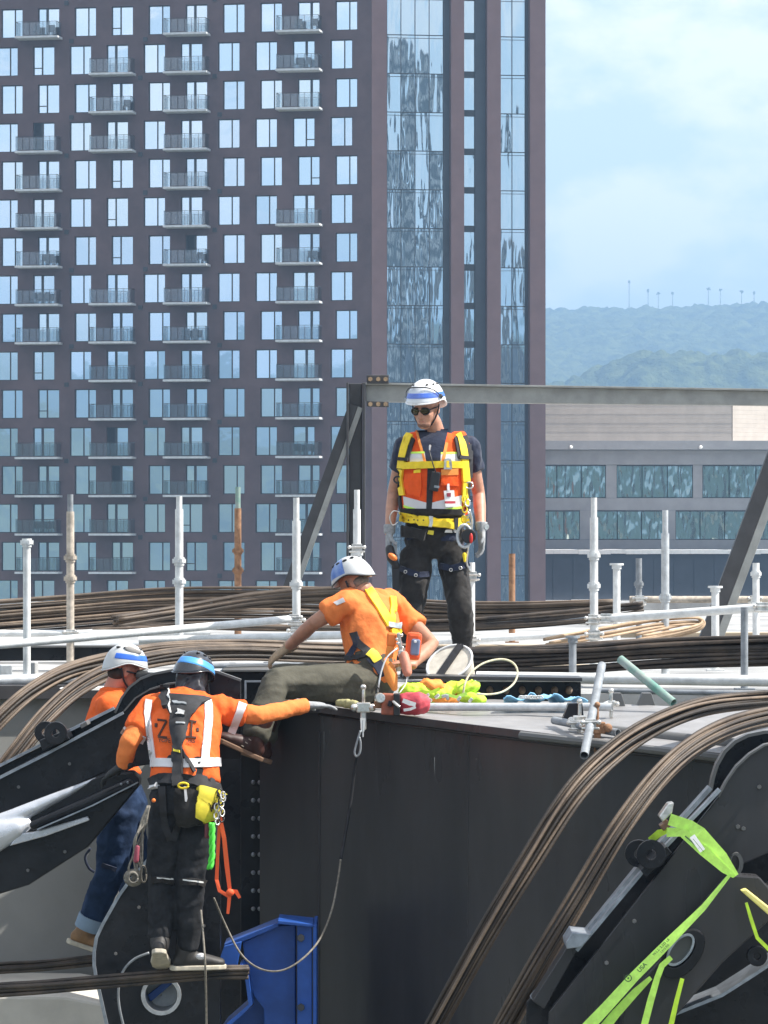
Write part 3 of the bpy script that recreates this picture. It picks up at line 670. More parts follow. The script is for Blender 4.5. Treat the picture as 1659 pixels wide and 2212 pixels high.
obj('weld_seam', MB().tube([P(*q)+Vector((0,0.055,-0.052)) for q in fl_f[1:]], 0.010, 6), steel, gird, smooth='all')
for i in range(16):
    px = 1030+i*38
    if px < 1740:
        c = web_pt(px, 1640+(px-1030)*0.1) ; obj('stud', MB().ell(c, (Vector((0.007,0,0)), Vector((0,0.006,0)), Vector((0,0,0.007))), 8, 5), steelg, gird, smooth='all') if i % 3 == 0 else None

tan_ = mat('weathered_plank', (0.34,0.27,0.19), 0.8, col2=(0.52,0.44,0.33), vscale=4, detail=8, stretch=(0.3,3,3))
for i, (x0, x1, y, D, lb) in enumerate(((690,1290,1437,25.6,'weathered plank lying nearest the boots of the standing worker'), (860,1330,1362,29.5,'weathered plank far back behind the standing worker'), (-60,380,1428,28.2,'weathered plank on the deck at the left behind the loops'), (1290,1720,1352,31.0,'weathered plank on the deck at the far right'))):
    a = P(x0,y,D); b = P(x1,y-3,D); zc = rel(DZ)+0.03+0.03*i
    obj('plank', MB().prism([Vector((a.x,D,zc)), Vector((b.x,D+0.05,zc)), Vector((b.x,D+0.27,zc)), Vector((a.x,D+0.22,zc))], (0,0,0.04)), tan_, label=lb, cat='plank', group='planks on the deck', bevel=0.004)
bar((930,1350,29.0), (1300,1334,28.6), 6.5, tubed, 'grey tube behind the knees of the standing worker', (0.3,))
bar((400,1440,25.1), (760,1436,25.1), 6.5, tubed, 'grey tube lying low between the cable loops and the seated worker')
bar((1290,1492,22.4), (1720,1500,22.0), 6.0, tubed, 'thin grey tube below the thick white one at the right')
for k in range(3): bar((1040+k*150,1343-k*6,30.5), (1120+k*150,1352-k*6,29.5), 5.5, galv if k % 2 else tubeb, ['short loose tube end beside the rusty post','short tan tube end between the pale posts','short grey tube end near the right brace'][k])
# ------------------------------------------------------------------ wire rope bundles
def bundle(path, offs, r, label, m, per=10, seed=1, name='wire_rope_bundle', wander=0.25, ups=None, taper=None):
    random.seed(seed); pts = catmull([P(*q) for q in path], per); n = len(pts)
    T = [(pts[min(i+1,n-1)]-pts[max(i-1,0)]).normalized() for i in range(n)]
    t = thing(name, pts[n//2], label, 'cable bundle', 'bundles of wire rope')
    for k, (u, v) in enumerate(offs):
        ph = random.uniform(0, 6.28); ph2 = random.uniform(0, 6.28); fq = random.uniform(0.5, 1.3); st = []
        for i in range(n):
            x = i/(n-1); tt = T[i]; A = Vector((0,1,0)); A = (A-tt*A.dot(tt)).normalized(); B = tt.cross(A)
            sp = 1.0 if taper is None else taper(x)
            st.append(pts[i]+A*(u*sp+wander*r*2*math.sin(ph+fq*7*x))+B*(v*sp+wander*r*2*math.sin(ph2+fq*6*x)))
        rr = r*random.uniform(0.85, 1.12)
        obj('wire_rope', MB().tube(st, rr, 7), m, t, smooth='all')
    return t
def disc_offs(n, rad, seed):
    random.seed(seed); out = []
    for k in range(n):
        q = rad*math.sqrt((k+0.5)/n); a = k*2.39996; out.append((q*math.cos(a), q*math.sin(a)))
    return out
def grid_offs(nu, nv, du, dv, seed):
    random.seed(seed); return [((i-(nu-1)/2)*du+random.uniform(-.3,.3)*du, (j-(nv-1)/2)*dv+random.uniform(-.25,.25)*dv) for i in range(nu) for j in range(nv)]
# upper coil behind the posts (left), sweeping on to the right behind the standing worker
bundle([(-60,1338,29.5),(150,1322,29.8),(350,1308,30),(560,1306,30),(730,1310,30),(900,1330,29.5),(1100,1330,29),(1330,1318,28.8)], grid_offs(2, 13, 0.05, 0.0215, 3), 0.0108, 'wide rusty cable band stretching behind the posts on the left', ropem, seed=3, wander=0.35, taper=lambda x: 1.0-0.45*max(0, x-0.55)/0.45)
bundle([(250,1342,28.6),(400,1318,29),(560,1294,29.2),(740,1284,29.2),(860,1300,29.2)], grid_offs(2, 4, 0.05, 0.026, 13), 0.0135, 'cable strands crossing diagonally over the wide cable band', ropem, seed=8, wander=0.3)
bundle([(200,1362,27.2),(420,1352,27.2),(640,1356,27.2),(800,1360,27.2)], grid_offs(2, 2, 0.05, 0.024, 23), 0.0125, 'low cable strands between the wide band and the pale tubes', ropem, seed=18, wander=0.4)
bundle([(880,1350,28.2),(1060,1344,28.2),(1250,1330,28.2),(1390,1312,28.2)], grid_offs(2, 3, 0.05, 0.026, 33), 0.0125, 'thin cable band passing behind the standing worker\'s knees', roped, seed=28, wander=0.4)
# loose brown coil ends at the right
bundle([(1180,1392,25.2),(1300,1368,25.4),(1420,1345,25.6),(1500,1340,25.7),(1512,1350,25.7),(1470,1362,25.6),(1380,1380,25.4)], grid_offs(2, 3, 0.05, 0.022, 43), 0.011, 'loose tan rope coil end beside the right-hand posts', mat('tan_wire_rope', (0.30,0.20,0.12), 0.65, col2=(0.52,0.38,0.25), vscale=8, rnd=0.25), seed=38, wander=0.5)
# lower band right
bundle([(880,1425,25.0),(1040,1428,24.4),(1250,1422,23.9),(1450,1410,23.6),(1720,1402,23.4)], grid_offs(3, 7, 0.045, 0.026, 53), 0.0135, 'dark cable bundle stretched level across the right half', roped, seed=48, wander=0.3)
bundle([(880,1408,25.3),(1040,1410,24.7),(1250,1398,24.1),(1450,1388,23.8),(1720,1382,23.6)], grid_offs(2, 2, 0.045, 0.026, 54), 0.0125, 'rust-brown strands on top of the dark right-hand bundle', ropem, seed=49, wander=0.3)
# lower band left turning down over the girder in two loops
bundle([(900,1412,24.2),(700,1408,23.9),(520,1401,23.5),(360,1406,23.0),(250,1424,22.6),(150,1450,22.2),(70,1492,21.9),(0,1552,21.7),(-60,1620,21.6)], disc_offs(17, 0.049, 4), 0.0100, 'outer left cable loop bending down over the grey girder', ropem, seed=5, wander=0.4)
bundle([(900,1420,23.9),(700,1414,23.6),(520,1408,23.2),(380,1416,22.7),(270,1440,22.3),(180,1482,21.9),(105,1545,21.6),(40,1622,21.4),(-30,1712,21.3)], disc_offs(17, 0.047, 6), 0.0100, 'inner left cable loop bending down beside the black strut', ropem, seed=6, wander=0.4)
# right-hand loops
bundle([(1760,1506,20.4),(1640,1512,20.0),(1520,1528,19.5),(1420,1566,19.05),(1330,1624,18.75),(1240,1714,18.5),(1140,1868,18.35),(1040,2034,18.3),(940,2212,18.3),(880,2320,18.3),(700,2660,18.35)], disc_offs(17, 0.047, 4), 0.0095, 'left of the two rusty cable loops falling across the girder', ropem, seed=7, wander=0.5)
bundle([(1760,1536,20.0),(1660,1546,19.6),(1570,1572,19.2),(1490,1618,18.9),(1420,1686,18.65),(1340,1796,18.45),(1250,1946,18.35),(1170,2080,18.3),(1095,2212,18.3),(1040,2310,18.3),(850,2640,18.35)], disc_offs(18, 0.050, 5), 0.0095, 'right of the two rusty cable loops falling across the girder', ropem, seed=9, wander=0.5)
# cables at the lower left; one carries the crouching worker's feet
bundle([(-500,2190,20.15),(-60,2144,20.15),(100,2132,20.12),(300,2114,20.1),(460,2100,20.1),(535,2098,20.15)], disc_offs(10, 0.036, 4), 0.0115, 'dark cable bundle under the shoes of the rear-view worker', roped, seed=11, wander=0.15)
bundle([(-500,2130,21.3),(-60,2096,21.3),(90,2086,21.3),(215,2072,21.3)], disc_offs(9, 0.03, 4), 0.011, 'thinner dark cable bundle below the tan boot', roped, seed=12, wander=0.15)

# ------------------------------------------------------------------ struts and plates
def plate(name, pts, D, thick, m, parent, bev=0.004): return obj(name, MB().prism([P(x, y, D) for x, y in pts], (0, thick, 0)), m, parent, bevel=bev)
def strip(name, path, wp, D, thick, m, parent):
    """flat bar following a pixel path at distance D"""
    pts = [Vector((x, y)) for x, y in path]; L_ = []; R_ = []
    for i, p in enumerate(pts):
        t = (pts[min(i+1,len(pts)-1)]-pts[max(i-1,0)]).normalized(); nrm = Vector((-t.y, t.x)); L_.append(p+nrm*wp/2); R_.append(p-nrm*wp/2)
    mb = MB(); k = len(pts)
    a = [P(q.x, q.y, D) for q in L_]; b = [P(q.x, q.y, D) for q in R_]; v = Vector((0, thick, 0))
    vs = a+b+[q+v for q in a]+[q+v for q in b]; f = []
    for i in range(k-1): f += [(i, i+1, k+i+1, k+i), (2*k+i, 3*k+i, 3*k+i+1, 2*k+i+1), (i, 2*k+i, 2*k+i+1, i+1), (k+i, k+i+1, 3*k+i+1, 3*k+i)]
    f += [(0, k, 3*k, 2*k), (k-1, 3*k-1, 4*k-1, 2*k-1)]
    return obj(name, mb.add(vs, f), m, parent)
def arc(cx, cy, r, a0, a1, n=10): return [(cx+r*math.cos(R(a0+(a1-a0)*i/n)), cy-r*math.sin(R(a0+(a1-a0)*i/n))) for i in range(n+1)]
def lug(parent, cx, cy, r, D, th, m):
    """round lifting eye with a real hole"""
    n = 20; o = [P(cx+r*math.cos(2*math.pi*k/n), cy+r*math.sin(2*math.pi*k/n), D) for k in range(n)]; i = [P(cx+0.34*r*math.cos(2*math.pi*k/n), cy+0.34*r*math.sin(2*math.pi*k/n), D) for k in range(n)]
    return obj('lifting_eye', MB().ring(o, i, (0, th, 0)), m, parent, bevel=0.003)
# upper left strut: two lugged plates with a gap
st = thing('strut_arm', P(160, 1720, 20.8), 'black strut arm with rounded lug rising from the left edge behind the rear-view worker', 'strut')
lugL = [(248,1540)]+[(262,1508),(280,1484),(302,1467),(330,1456),(372,1448),(420,1446),(470,1452),(520,1470)]
plate('rear_plate', [(-60,1688),(248,1532)]+lugL[1:]+[(520,1640),(330,1640),(-60,1790)], 20.85, 0.045, steelb, st)
lugF = [(268,1536),(292,1508),(322,1490),(360,1478),(405,1472),(450,1474)]
plate('front_plate', [(-60,1712)]+lugF+[(470,1640),(330,1650),(225,1668),(-60,1800)], 20.62, 0.045, steelb, st)
strip('rear_edge_bar', [(-60,1684),(100,1603),(246,1530)], 6, 20.8, 0.08, edge, st); strip('front_edge_bar', [(-60,1710),(100,1629),(266,1540)], 6, 20.58, 0.06, edge, st)
strip('lug_edge', lugL, 5, 20.83, 0.07, steelg, st); strip('inner_lug_edge', lugF, 3.5, 20.60, 0.06, steelg, st)
plate('gap_filler', [(-60,1706),(262,1540),(300,1620),(-60,1760)], 20.7, 0.1, steelb, st)
plate('tie_block', [(172,1566),(186,1558),(190,1566),(176,1574)], 20.56, 0.2, steelg, st, 0.002)
lug(st, 98, 1582, 24, 20.75, 0.03, steelb); lug(st, 120, 1584, 25, 20.5, 0.03, steelb)
plate('eye_pad', [(84,1600),(142,1578),(150,1596),(92,1622)], 20.52, 0.25, steelb, st)
# lower left strut with slotted end, its sun glare built as a pale shape
sl = thing('slotted_strut', P(120, 1800, 20.4), 'black strut end with a shiny pale slotted face under the worker\'s left hand', 'strut')
shiny = mat('bare_shiny_steel', (0.52,0.54,0.58), 0.26, metal=0.35, var=0.15, vscale=5, rvar=0.1)  # sun glare on black gloss paint, put in as a pale tone
plate('body', [(-60,1800),(0,1766),(225,1672),(285,1668),(300,1682),(300,1698),(190,1830),(62,1912),(-60,1950)], 20.40, 0.22, steelb, sl, 0.01)
obj('slot_bar', MB().loft([P(72,1783,20.34), P(280,1694,20.34)], [0.024,0.030], seg=12, cap=0.8), steelb, sl, smooth=True)
strip('lower_edge_bar', [(80,1792),(200,1740),(298,1690)], 3, 20.3, 0.03, edge, sl)
for (x, y) in ((262,1694),(276,1690)): obj('rivet', MB().ball(P(x,y,20.30), 0.007), edge, sl)
# black gusset plate with pin hole
gp_ = thing('gusset_plate', P(380, 2212, 20.5), 'black gusset plate with pale curved edge and round pin hole below the rear-view worker', 'plate')
cur = [(330,1846),(300,1880),(276,1908),(256,1936),(238,1968),(221,1998),(208,2026),(203,2056),(203,2086),(208,2116),(216,2150),(224,2186),(236,2240),(250,2300)]
cx, cy, rr = 348, 2150, 43; n = 28
outer = []
poly = cur+[(470,2300),(476,2200),(476,1846)]
# outline split around the hole: map each of n hole points to a boundary point along the same ray
def ray_poly(cx, cy, ang, poly):
    dx, dy = math.cos(ang), math.sin(ang); best = 1e9
    for i in range(len(poly)):
        (x1, y1), (x2, y2) = poly[i], poly[(i+1) % len(poly)]
        ex, ey = x2-x1, y2-y1; den = dx*ey-dy*ex
        if abs(den) < 1e-9: continue
        t = ((x1-cx)*ey-(y1-cy)*ex)/den; u = ((x1-cx)*dy-(y1-cy)*dx)/den
        if t > 0 and -1e-6 <= u <= 1+1e-6: best = min(best, t)
    return (cx+dx*best, cy+dy*best)
N = 90; o_ = []; i_ = []
for k in range(N):
    a = 2*math.pi*k/N; q = ray_poly(cx, cy, a, poly); o_.append(P(q[0], q[1], 20.42)); i_.append(P(cx+rr*math.cos(a), cy+rr*math.sin(a), 20.42))
obj('plate_body', MB().ring(o_, i_, (0, 0.10, 0)), steelb, gp_)
strip('plate_edge', cur, 7, 20.40, 0.13, edge, gp_)
n = 28
def circ(r, D): return [P(cx+r*math.cos(2*math.pi*k/n), cy+r*math.sin(2*math.pi*k/n), D) for k in range(n)]
obj('hole_sleeve', MB().ring(circ(43.5, 20.40), circ(35, 20.40), (0, 0.3, 0)), mat('bare_sleeve', (0.45,0.46,0.47), 0.45, metal=0.4, var=0.2, vscale=20), gp_, smooth=True)
obj('pin', MB().ring(circ(34, 20.62), circ(2, 20.62), (0, 0.05, 0)), tubew, gp_)
obj('pin_bar', MB().prism([P(318,2150,20.55), P(372,2108,20.55), P(378,2120,20.55), P(326,2164,20.55)], (0,0.05,0)), bluep, gp_, bevel=0.003)
# blue bracket
bb = thing('blue_bracket', P(590, 2300, 20.5), 'blue painted steel bracket bolted to the girder below the rope', 'bracket')
plate('back_plate', [(540,2088),(600,1996),(640,1990),(640,2800),(484,2800),(492,2215),(548,2172)], 20.75, 0.03, bluep, bb)
plate('post', [(642,1996),(674,1998),(674,2800),(642,2800)], 20.45, 0.04, bluep, bb); plate('post_web', [(600,1988),(676,1996),(676,2003),(600,1996)], 20.4, 0.35, bluep, bb)
plate('post_side', [(676,1998),(684,1998),(684,2800),(676,2800)], 20.42, 0.5, bluep, bb)
obj('shelf_plate', MB().prism([P(484,2040,20.55), P(602,1992,20.55), P(602,2002,20.55), P(520,2036,20.55), P(520,2048,20.55), P(486,2052,20.55)], (0,0.3,0)), bluep, bb, bevel=0.003)
plate('cheek_plate', [(484,2044),(522,2034),(512,2090),(470,2083)], 20.42, 0.03, bluep, bb)
plate('side_rib', [(524,2036),(600,2000),(638,1998),(638,2800),(586,2800),(570,2180),(548,2150),(532,2098)], 20.6, 0.03, bluep, bb)
strip('curved_lip', [(520,2086),(532,2104),(541,2170),(520,2190),(492,2214),(470,2245)], 8, 20.36, 0.32, bluep, bb)
for y in (2026, 2176): obj('bolt', MB().loft([P(650,y,20.44), P(650,y,20.36)], [0.022,0.02], seg=6, cap=0), steel, bb)
# right strut
rs = thing('strut_arm', P(1500, 2212, 17.6), 'black strut arm with rounded lug at the lower right, wrapped in lime straps', 'strut')
lr = [(1534,1716),(1541,1680),(1550,1652),(1566,1624),(1588,1603),(1616,1589),(1650,1582),(1700,1580),(1760,1590)]
plate('rear_plate', [(1138,2166)]+lr+[(1760,2800),(1120,2800)], 17.95, 0.05, steelb, rs)
lf = [(1552,1722),(1570,1688),(1592,1656),(1620,1630),(1652,1610),(1700,1600),(1760,1606)]
plate('front_plate', [(1186,2186)]+lf+[(1760,1800),(1602,1868),(1400,2150),(1330,2800),(1150,2800)], 17.70, 0.05, steel, rs)
strip('rear_edge_bar', [(1150,2160),(1380,1876),(1536,1702)], 9, 17.9, 0.12, edge, rs); strip('front_edge_bar', [(1246,2054),(1398,1872),(1556,1706)], 7, 17.66, 0.08, edge, rs)
strip('lug_edge', lr, 7, 17.92, 0.09, steelg, rs); strip('inner_lug_edge', lf, 4, 17.68, 0.08, steelg, rs)
plate('edge_joint', [(1222,2036),(1236,2014),(1278,2018),(1270,2030),(1256,2046),(1224,2050)], 17.6, 0.3, edge, rs, 0.004)
plate('end_block', [(1150,2162),(1226,2044),(1250,2048),(1176,2180)], 17.75, 0.2, steel, rs)
lug(rs, 1380, 1844, 30, 17.85, 0.03, steelb); lug(rs, 1407, 1846, 32, 17.55, 0.03, steelb)
plate('eye_pad', [(1384,1880),(1440,1828),(1452,1842),(1396,1896)], 17.58, 0.3, steelb, rs)
def oval(cx, cy, a, b, rot, k, n=28):
    th = 2*math.pi*k/n; x = a*math.cos(th); y = b*math.sin(th); return (cx+x*math.cos(rot)-y*math.sin(rot), cy+x*math.sin(rot)+y*math.cos(rot))
# second member in front: box arm with an oval port
ra = R(-52)
plate('box_arm', [(1577,1890),(1640,1894),(1660,1916),(1760,1800),(1760,1900),(1560,2080),(1430,2230),(1330,2800),(1270,2800),(1350,2160),(1410,2092)], 17.42, 0.16, steel, rs, 0.008)
obj('port_boss', MB().ring([P(*oval(1476,2062,62,36,ra,k), 17.36) for k in range(28)], [P(*oval(1472,2056,40,21,ra,k), 17.36) for k in range(28)], (0,0.08,0)), steelb, rs, bevel=0.006)
obj('port_ring', MB().ring([P(*oval(1470,2052,41,22,ra,k), 17.35) for k in range(28)], [P(*oval(1470,2052,36,17,ra,k), 17.35) for k in range(28)], (0,0.06,0)), edge, rs)
obj('port_disc', MB().prism([P(*oval(1470,2052,36,17,ra,k), 17.38) for k in range(28)], (0,0.04,0)), steelg, rs)
obj('ring_eye', MB().ring([P(1592+14*math.cos(2*math.pi*k/20), 1866+24*math.sin(2*math.pi*k/20), 17.62) for k in range(20)], [P(1588+9*math.cos(2*math.pi*k/20), 1866+19*math.sin(2*math.pi*k/20), 17.62) for k in range(20)], (0,0.05,0)), steelg, rs)
lug(rs, 1636, 2066, 22, 17.45, 0.04, steelb)
strip('lower_flange', [(1375,2240),(1460,2190),(1560,2150),(1615,2115),(1760,2020)], 7, 17.5, 0.3, edge, rs)
# lime straps and ratchet
def web(name, path, wps, D, m, parent, th=0.004, tw=0.0):
    """webbing strap through pixel points with its own distance per point"""
    pts = [Vector((q[0], q[1])) for q in path]; Ds = [q[2] if len(q) > 2 else D for q in path]; mb = MB(); k = len(pts); a = []; b = []
    for i, p in enumerate(pts):
        t = (pts[min(i+1,k-1)]-pts[max(i-1,0)]).normalized(); nrm = Vector((-t.y, t.x)); w = wps[i] if isinstance(wps, (list, tuple)) else wps
        a.append(P(p.x+nrm.x*w/2, p.y+nrm.y*w/2, Ds[i]+tw)); b.append(P(p.x-nrm.x*w/2, p.y-nrm.y*w/2, Ds[i]-tw))
    v = Vector((0, th, 0)); vs = a+b+[q+v for q in a]+[q+v for q in b]; f = []
    for i in range(k-1): f += [(i, i+1, k+i+1, k+i), (2*k+i, 3*k+i, 3*k+i+1, 2*k+i+1), (i, 2*k+i, 2*k+i+1, i+1), (k+i, k+i+1, 3*k+i+1, 3*k+i)]
    f += [(0, k, 3*k, 2*k), (k-1, 3*k-1, 4*k-1, 2*k-1)]
    return obj(name, mb.add(vs, f), m, parent)
ls = thing('ratchet_strap', P(1440, 2212, 17.3), 'lime green ratchet strap wound round the lower right strut', 'strap')
web('webbing', [(1446,1770,17.5),(1490,1784,17.42),(1512,1800,17.34),(1560,1850,17.30),(1590,1892,17.28)], [25,25,29,23,13], 17.4, lime, ls)
web('webbing', [(1440,1798,17.5),(1474,1798,17.42),(1520,1838,17.31),(1565,1878,17.29),(1586,1893,17.28)], [20,20,23,17,9], 17.4, lime, ls)
web('webbing', [(1404,1816,17.62),(1424,1800,17.55),(1442,1794,17.5)], [14,16,12], 17.5, limey, ls)
web('webbing', [(1578,1888,17.27),(1520,1960,17.27),(1440,2040,17.28),(1370,2110,17.3),(1310,2176,17.32),(1240,2250,17.34)], [7,13,20,22,24,27], 17.3, lime, ls, tw=0.02)
web('webbing', [(1406,2112,17.28),(1372,2144,17.3),(1330,2190,17.32),(1290,2240,17.33)], [9,17,20,23], 17.3, lime, ls)
web('webbing', [(1450,2068,17.28),(1430,2086,17.28),(1420,2112,17.28),(1406,2160,17.28),(1388,2230,17.28)], [11,13,13,15,15], 17.3, lime, ls)
web('webbing', [(1474,2114,17.25),(1462,2160,17.25),(1446,2230,17.25)], [9,10,12], 17.3, limey, ls)
web('webbing', [(1612,1950,17.25),(1624,1990,17.25),(1636,2026,17.25),(1700,2090,17.25)], [6,8,8,9], 17.3, limey, ls)
web('label_tag', [(1495,1806,17.32),(1518,1838,17.295)], [13,13], 17.3, whitep, ls, th=0.003)
obj('ratchet_handle', MB().prism([P(1424,1764,17.5), P(1444,1736,17.5), P(1456,1734,17.5), P(1452,1756,17.5), P(1432,1776,17.5)], (0,0.12,0)), chrome, ls, bevel=0.004)
obj('ratchet_frame', MB().box(P(1436,1782,17.55), (0.045,0.10,0.03), Matrix.Rotation(R(-35),3,'Y')), mat('brown_ratchet', (0.18,0.10,0.06), 0.5, metal=0.4), ls, bevel=0.004)
yel = mat('yellow_corner_guard', (0.80,0.70,0.22), 0.5, var=0.1)
obj('corner_guard', MB().prism([P(1600,1924,17.3), P(1612,1920,17.3), P(1700,1990,17.3), P(1700,2012,17.3)], (0,0.06,0)), yel, ls, bevel=0.006)
# printed marks on the strap
def flat_text(s_, cx, cy, D, size, ang, m, parent, name='printed_text', bold=0.0):
    cu = bpy.data.curves.new('t', 'FONT'); cu.body = s_; cu.align_x = 'CENTER'; cu.align_y = 'CENTER'; cu.size = 1.0; cu.offset = bold
    me = evaluated_mesh(bpy.data.objects.new('t', cu))
    ca, sa = math.cos(R(ang)), math.sin(R(ang))
    for v in me.vertices:
        x, y = v.co.x*size, v.co.y*size; v.co = P(cx+x*ca-y*sa, cy-(x*sa+y*ca), D)
    return obj(name, me, m, parent)
flat_text('USA', 1387, 2090, 17.26, 13, 46, printm, ls, bold=0.02)
flat_text('W.L.L. 3,333 LB', 1428, 2046, 17.245, 7.5, 46, printm, ls, bold=0.02); flat_text('1,512 KG', 1436, 2049, 17.245, 6.5, 46, printm, ls, bold=0.02)
n = 20
ccx, ccy = 1357, 2113
obj('printed_ring', MB().ring([P(ccx+8*math.cos(6.283*k/n), ccy+8*math.sin(6.283*k/n), 17.27) for k in range(n)], [P(ccx+6*math.cos(6.283*k/n), ccy+6*math.sin(6.283*k/n), 17.27) for k in range(n)], (0,0.001,0)), printm, ls)
obj('printed_dot', MB().prism([P(ccx+2.2*math.cos(6.283*k/n), ccy+2.2*math.sin(6.283*k/n), 17.27) for k in range(n)], (0,0.001,0)), printm, ls)
web('printed_line', [(1497,1812,17.30),(1520,1840,17.28)], 1.0, 17.3, printm, ls, th=0.001); web('printed_line', [(1480,1806,17.39),(1510,1832,17.30)], 3.0, 17.3, printm, ls, th=0.001)
# ------------------------------------------------------------------ ropes hanging on the girder
def rope(name, path, rad, m, label, cat='rope', per=8):
    pts = catmull([P(*q) for q in path], per); return obj(name, MB().tube(pts, rad, 8), m, label=label, cat=cat, smooth='all')
rope('black_sling', [(771,1632,20.55),(766,1660,20.6),(756,1740,20.62),(744,1810,20.6),(736,1856,20.55)], 0.010, blackw, 'black sling hanging down the girder web from the flange clamp')
rope('thin_rope', [(736,1856,20.52),(730,1900,20.5),(716,1968,20.4),(690,2030,20.3),(650,2074,20.2),(606,2097,20.18),(560,2092,20.2),(520,2060,20.25),(486,1996,20.3),(462,1940,20.2)], 0.0055, cordm, 'thin grey rope sagging from the sling to the worker\'s hip')
rope('thin_rope', [(434,1966,19.9),(438,2010,19.85),(443,2080,19.8),(445,2150,19.9),(446,2240,20.0)], 0.0055, cordm, 'thin rope dropping straight down beside the blue bracket')
rope('black_hose', [(322,2058,20.36),(290,2072,20.36),(266,2098,20.36),(256,2136,20.36),(258,2176,20.36),(270,2230,20.36)], 0.007, tubed, 'grey hose looping round the gusset plate hole')
cr_ = thing('carabiner', P(775, 1630, 20.55), 'steel carabiner linking flange clamp and black sling', 'carabiner')
obj('strap', MB().prism([P(778,1552,20.5), P(790,1552,20.5), P(787,1580,20.5), P(780,1580,20.5)], (0,0.01,0)), whitep, cr_)
obj('hook', MB().tube(catmull([P(779,1578,20.5), P(772,1600,20.5), P(766,1624,20.5), P(770,1634,20.5), P(777,1626,20.5), P(779,1606,20.5), P(776,1592,20.5)], 5), 0.006, 8), tubed, cr_, smooth='all')
obj('link', MB().tube([P(784,1556,20.45), P(784,1582,20.45), P(784,1592,20.45)], 0.004, 6), galv, cr_)

# bolts and studs on the struts and plates
for parent, spots, D, r in ((st, [(300,1560),(318,1551),(40,1700),(150,1650)], 20.615, 0.010), (rs, [(1594,1786),(1606,1790),(1370,1990),(1310,2080),(1640,1700)], 17.695, 0.011), (gp_, [(300,1960),(440,1900),(440,2000),(250,2060)], 20.415, 0.010), (sl, [(140,1840),(60,1880)], 20.395, 0.010)):
    for x, y in spots: obj('bolt', MB().loft([P(x,y,D+0.002), P(x,y,D-0.012)], [r, r*0.9], seg=6, cap=0), steelg, parent)
# ------------------------------------------------------------------ people: builders
skin = mat('skin', (0.46,0.235,0.155), 0.5, var=0.12, vscale=25, bump=0.05, bscale=200, sss=0.06)
skin2 = mat('tanned_skin', (0.40,0.20,0.125), 0.5, var=0.12, vscale=25, bump=0.05, bscale=200, sss=0.06)
skin3 = mat('sunburnt_skin', (0.52,0.20,0.13), 0.5, var=0.12, vscale=25, bump=0.05, bscale=200, sss=0.06)
navyf = mat('navy_tee', (0.022,0.028,0.052), 0.85, var=0.15, vscale=30, sheen=0.2, spec=0.15, bump=0.16, bscale=22)
vestf = mat('orange_vest', (0.80,0.105,0.02), 0.8, var=0.08, vscale=18, spec=0.15, bump=0.16, bscale=22)
shirtf = mat('orange_tee', (0.76,0.215,0.062), 0.85, var=0.06, vscale=14, spec=0.15, bump=0.16, bscale=22)
shirth = mat('hi_vis_orange_shirt', (0.76,0.130,0.028), 0.8, var=0.05, vscale=14, spec=0.15, bump=0.16, bscale=22)
blackf = mat('black_work_trousers', (0.028,0.026,0.025), 0.85, var=0.35, vscale=12, sheen=0.1, spec=0.15, bump=0.16, bscale=22)
greyf = mat('dark_grey_trousers', (0.026,0.027,0.030), 0.85, var=0.3, vscale=12, spec=0.15, bump=0.16, bscale=22)
khaki = mat('olive_trousers', (0.088,0.084,0.066), 0.85, var=0.15, vscale=10, spec=0.15, bump=0.16, bscale=22)
jean = mat('blue_jeans', (0.020,0.038,0.085), 0.85, var=0.3, vscale=9, spec=0.15, bump=0.16, bscale=22)
jeanl = mat('pale_jean_cuff', (0.22,0.30,0.40), 0.85)
gloveg = mat('grey_knit_glove', (0.30,0.31,0.32), 0.9, var=0.15, vscale=60, bump=0.2, bscale=250)
gloveb = mat('black_glove', (0.02,0.021,0.022), 0.75, var=0.3, vscale=40)
glovet = mat('tan_glove', (0.33,0.24,0.15), 0.8, var=0.2, vscale=40)
bootd = mat('dark_boot', (0.03,0.028,0.027), 0.6); bootr = mat('red_brown_boot', (0.045,0.016,0.012), 0.5, var=0.2, vscale=20); boott = mat('tan_boot', (0.25,0.14,0.065), 0.75, var=0.2, vscale=20)
solew = mat('pale_sole', (0.50,0.45,0.36), 0.7, var=0.15, vscale=30); soleb = mat('brown_sole', (0.22,0.13,0.08), 0.7)
helw = mat('white_helmet_shell', (0.80,0.80,0.79), 0.28, var=0.03, coat=0.5); helg = mat('grey_helmet_shell', (0.52,0.53,0.53), 0.35, var=0.05, coat=0.4)
helb = mat('black_helmet_shell', (0.02,0.023,0.03), 0.25, var=0.1, coat=0.6)
bandb = mat('blue_helmet_band', (0.03,0.14,0.62), 0.35, var=0.1); bandl = mat('light_blue_band', (0.07,0.30,0.72), 0.35, var=0.1)
yelw = mat('yellow_webbing', (0.86,0.62,0.02), 0.65, var=0.1, vscale=25, bump=0.1, bscale=300); yelp = mat('yellow_pouch', (0.66,0.55,0.04), 0.7, var=0.15, vscale=14)
reflt = mat('silver_tape', (0.62,0.61,0.62), 0.5, var=0.05); limet = mat('lime_trim', (0.55,0.85,0.10), 0.7)
hairm = mat('dark_hair', (0.03,0.022,0.016), 0.8, var=0.3, vscale=60); lensm = mat('mirror_lens', (0.05,0.045,0.02), 0.08, metal=0.6); lipm = mat('lips', (0.40,0.14,0.11), 0.5)
def meshed(mb, vox, it=4, fac=0.5):
    me = mb.mesh('tmp'); o = bpy.data.objects.new('tmp', me)
    r = o.modifiers.new('r', 'REMESH'); r.mode = 'VOXEL'; r.voxel_size = vox; r.use_smooth_shade = True
    if it: s_ = o.modifiers.new('s', 'SMOOTH'); s_.iterations = it; s_.factor = fac
    out = evaluated_mesh(o); bpy.data.meshes.remove(me); out.materials.clear(); return out
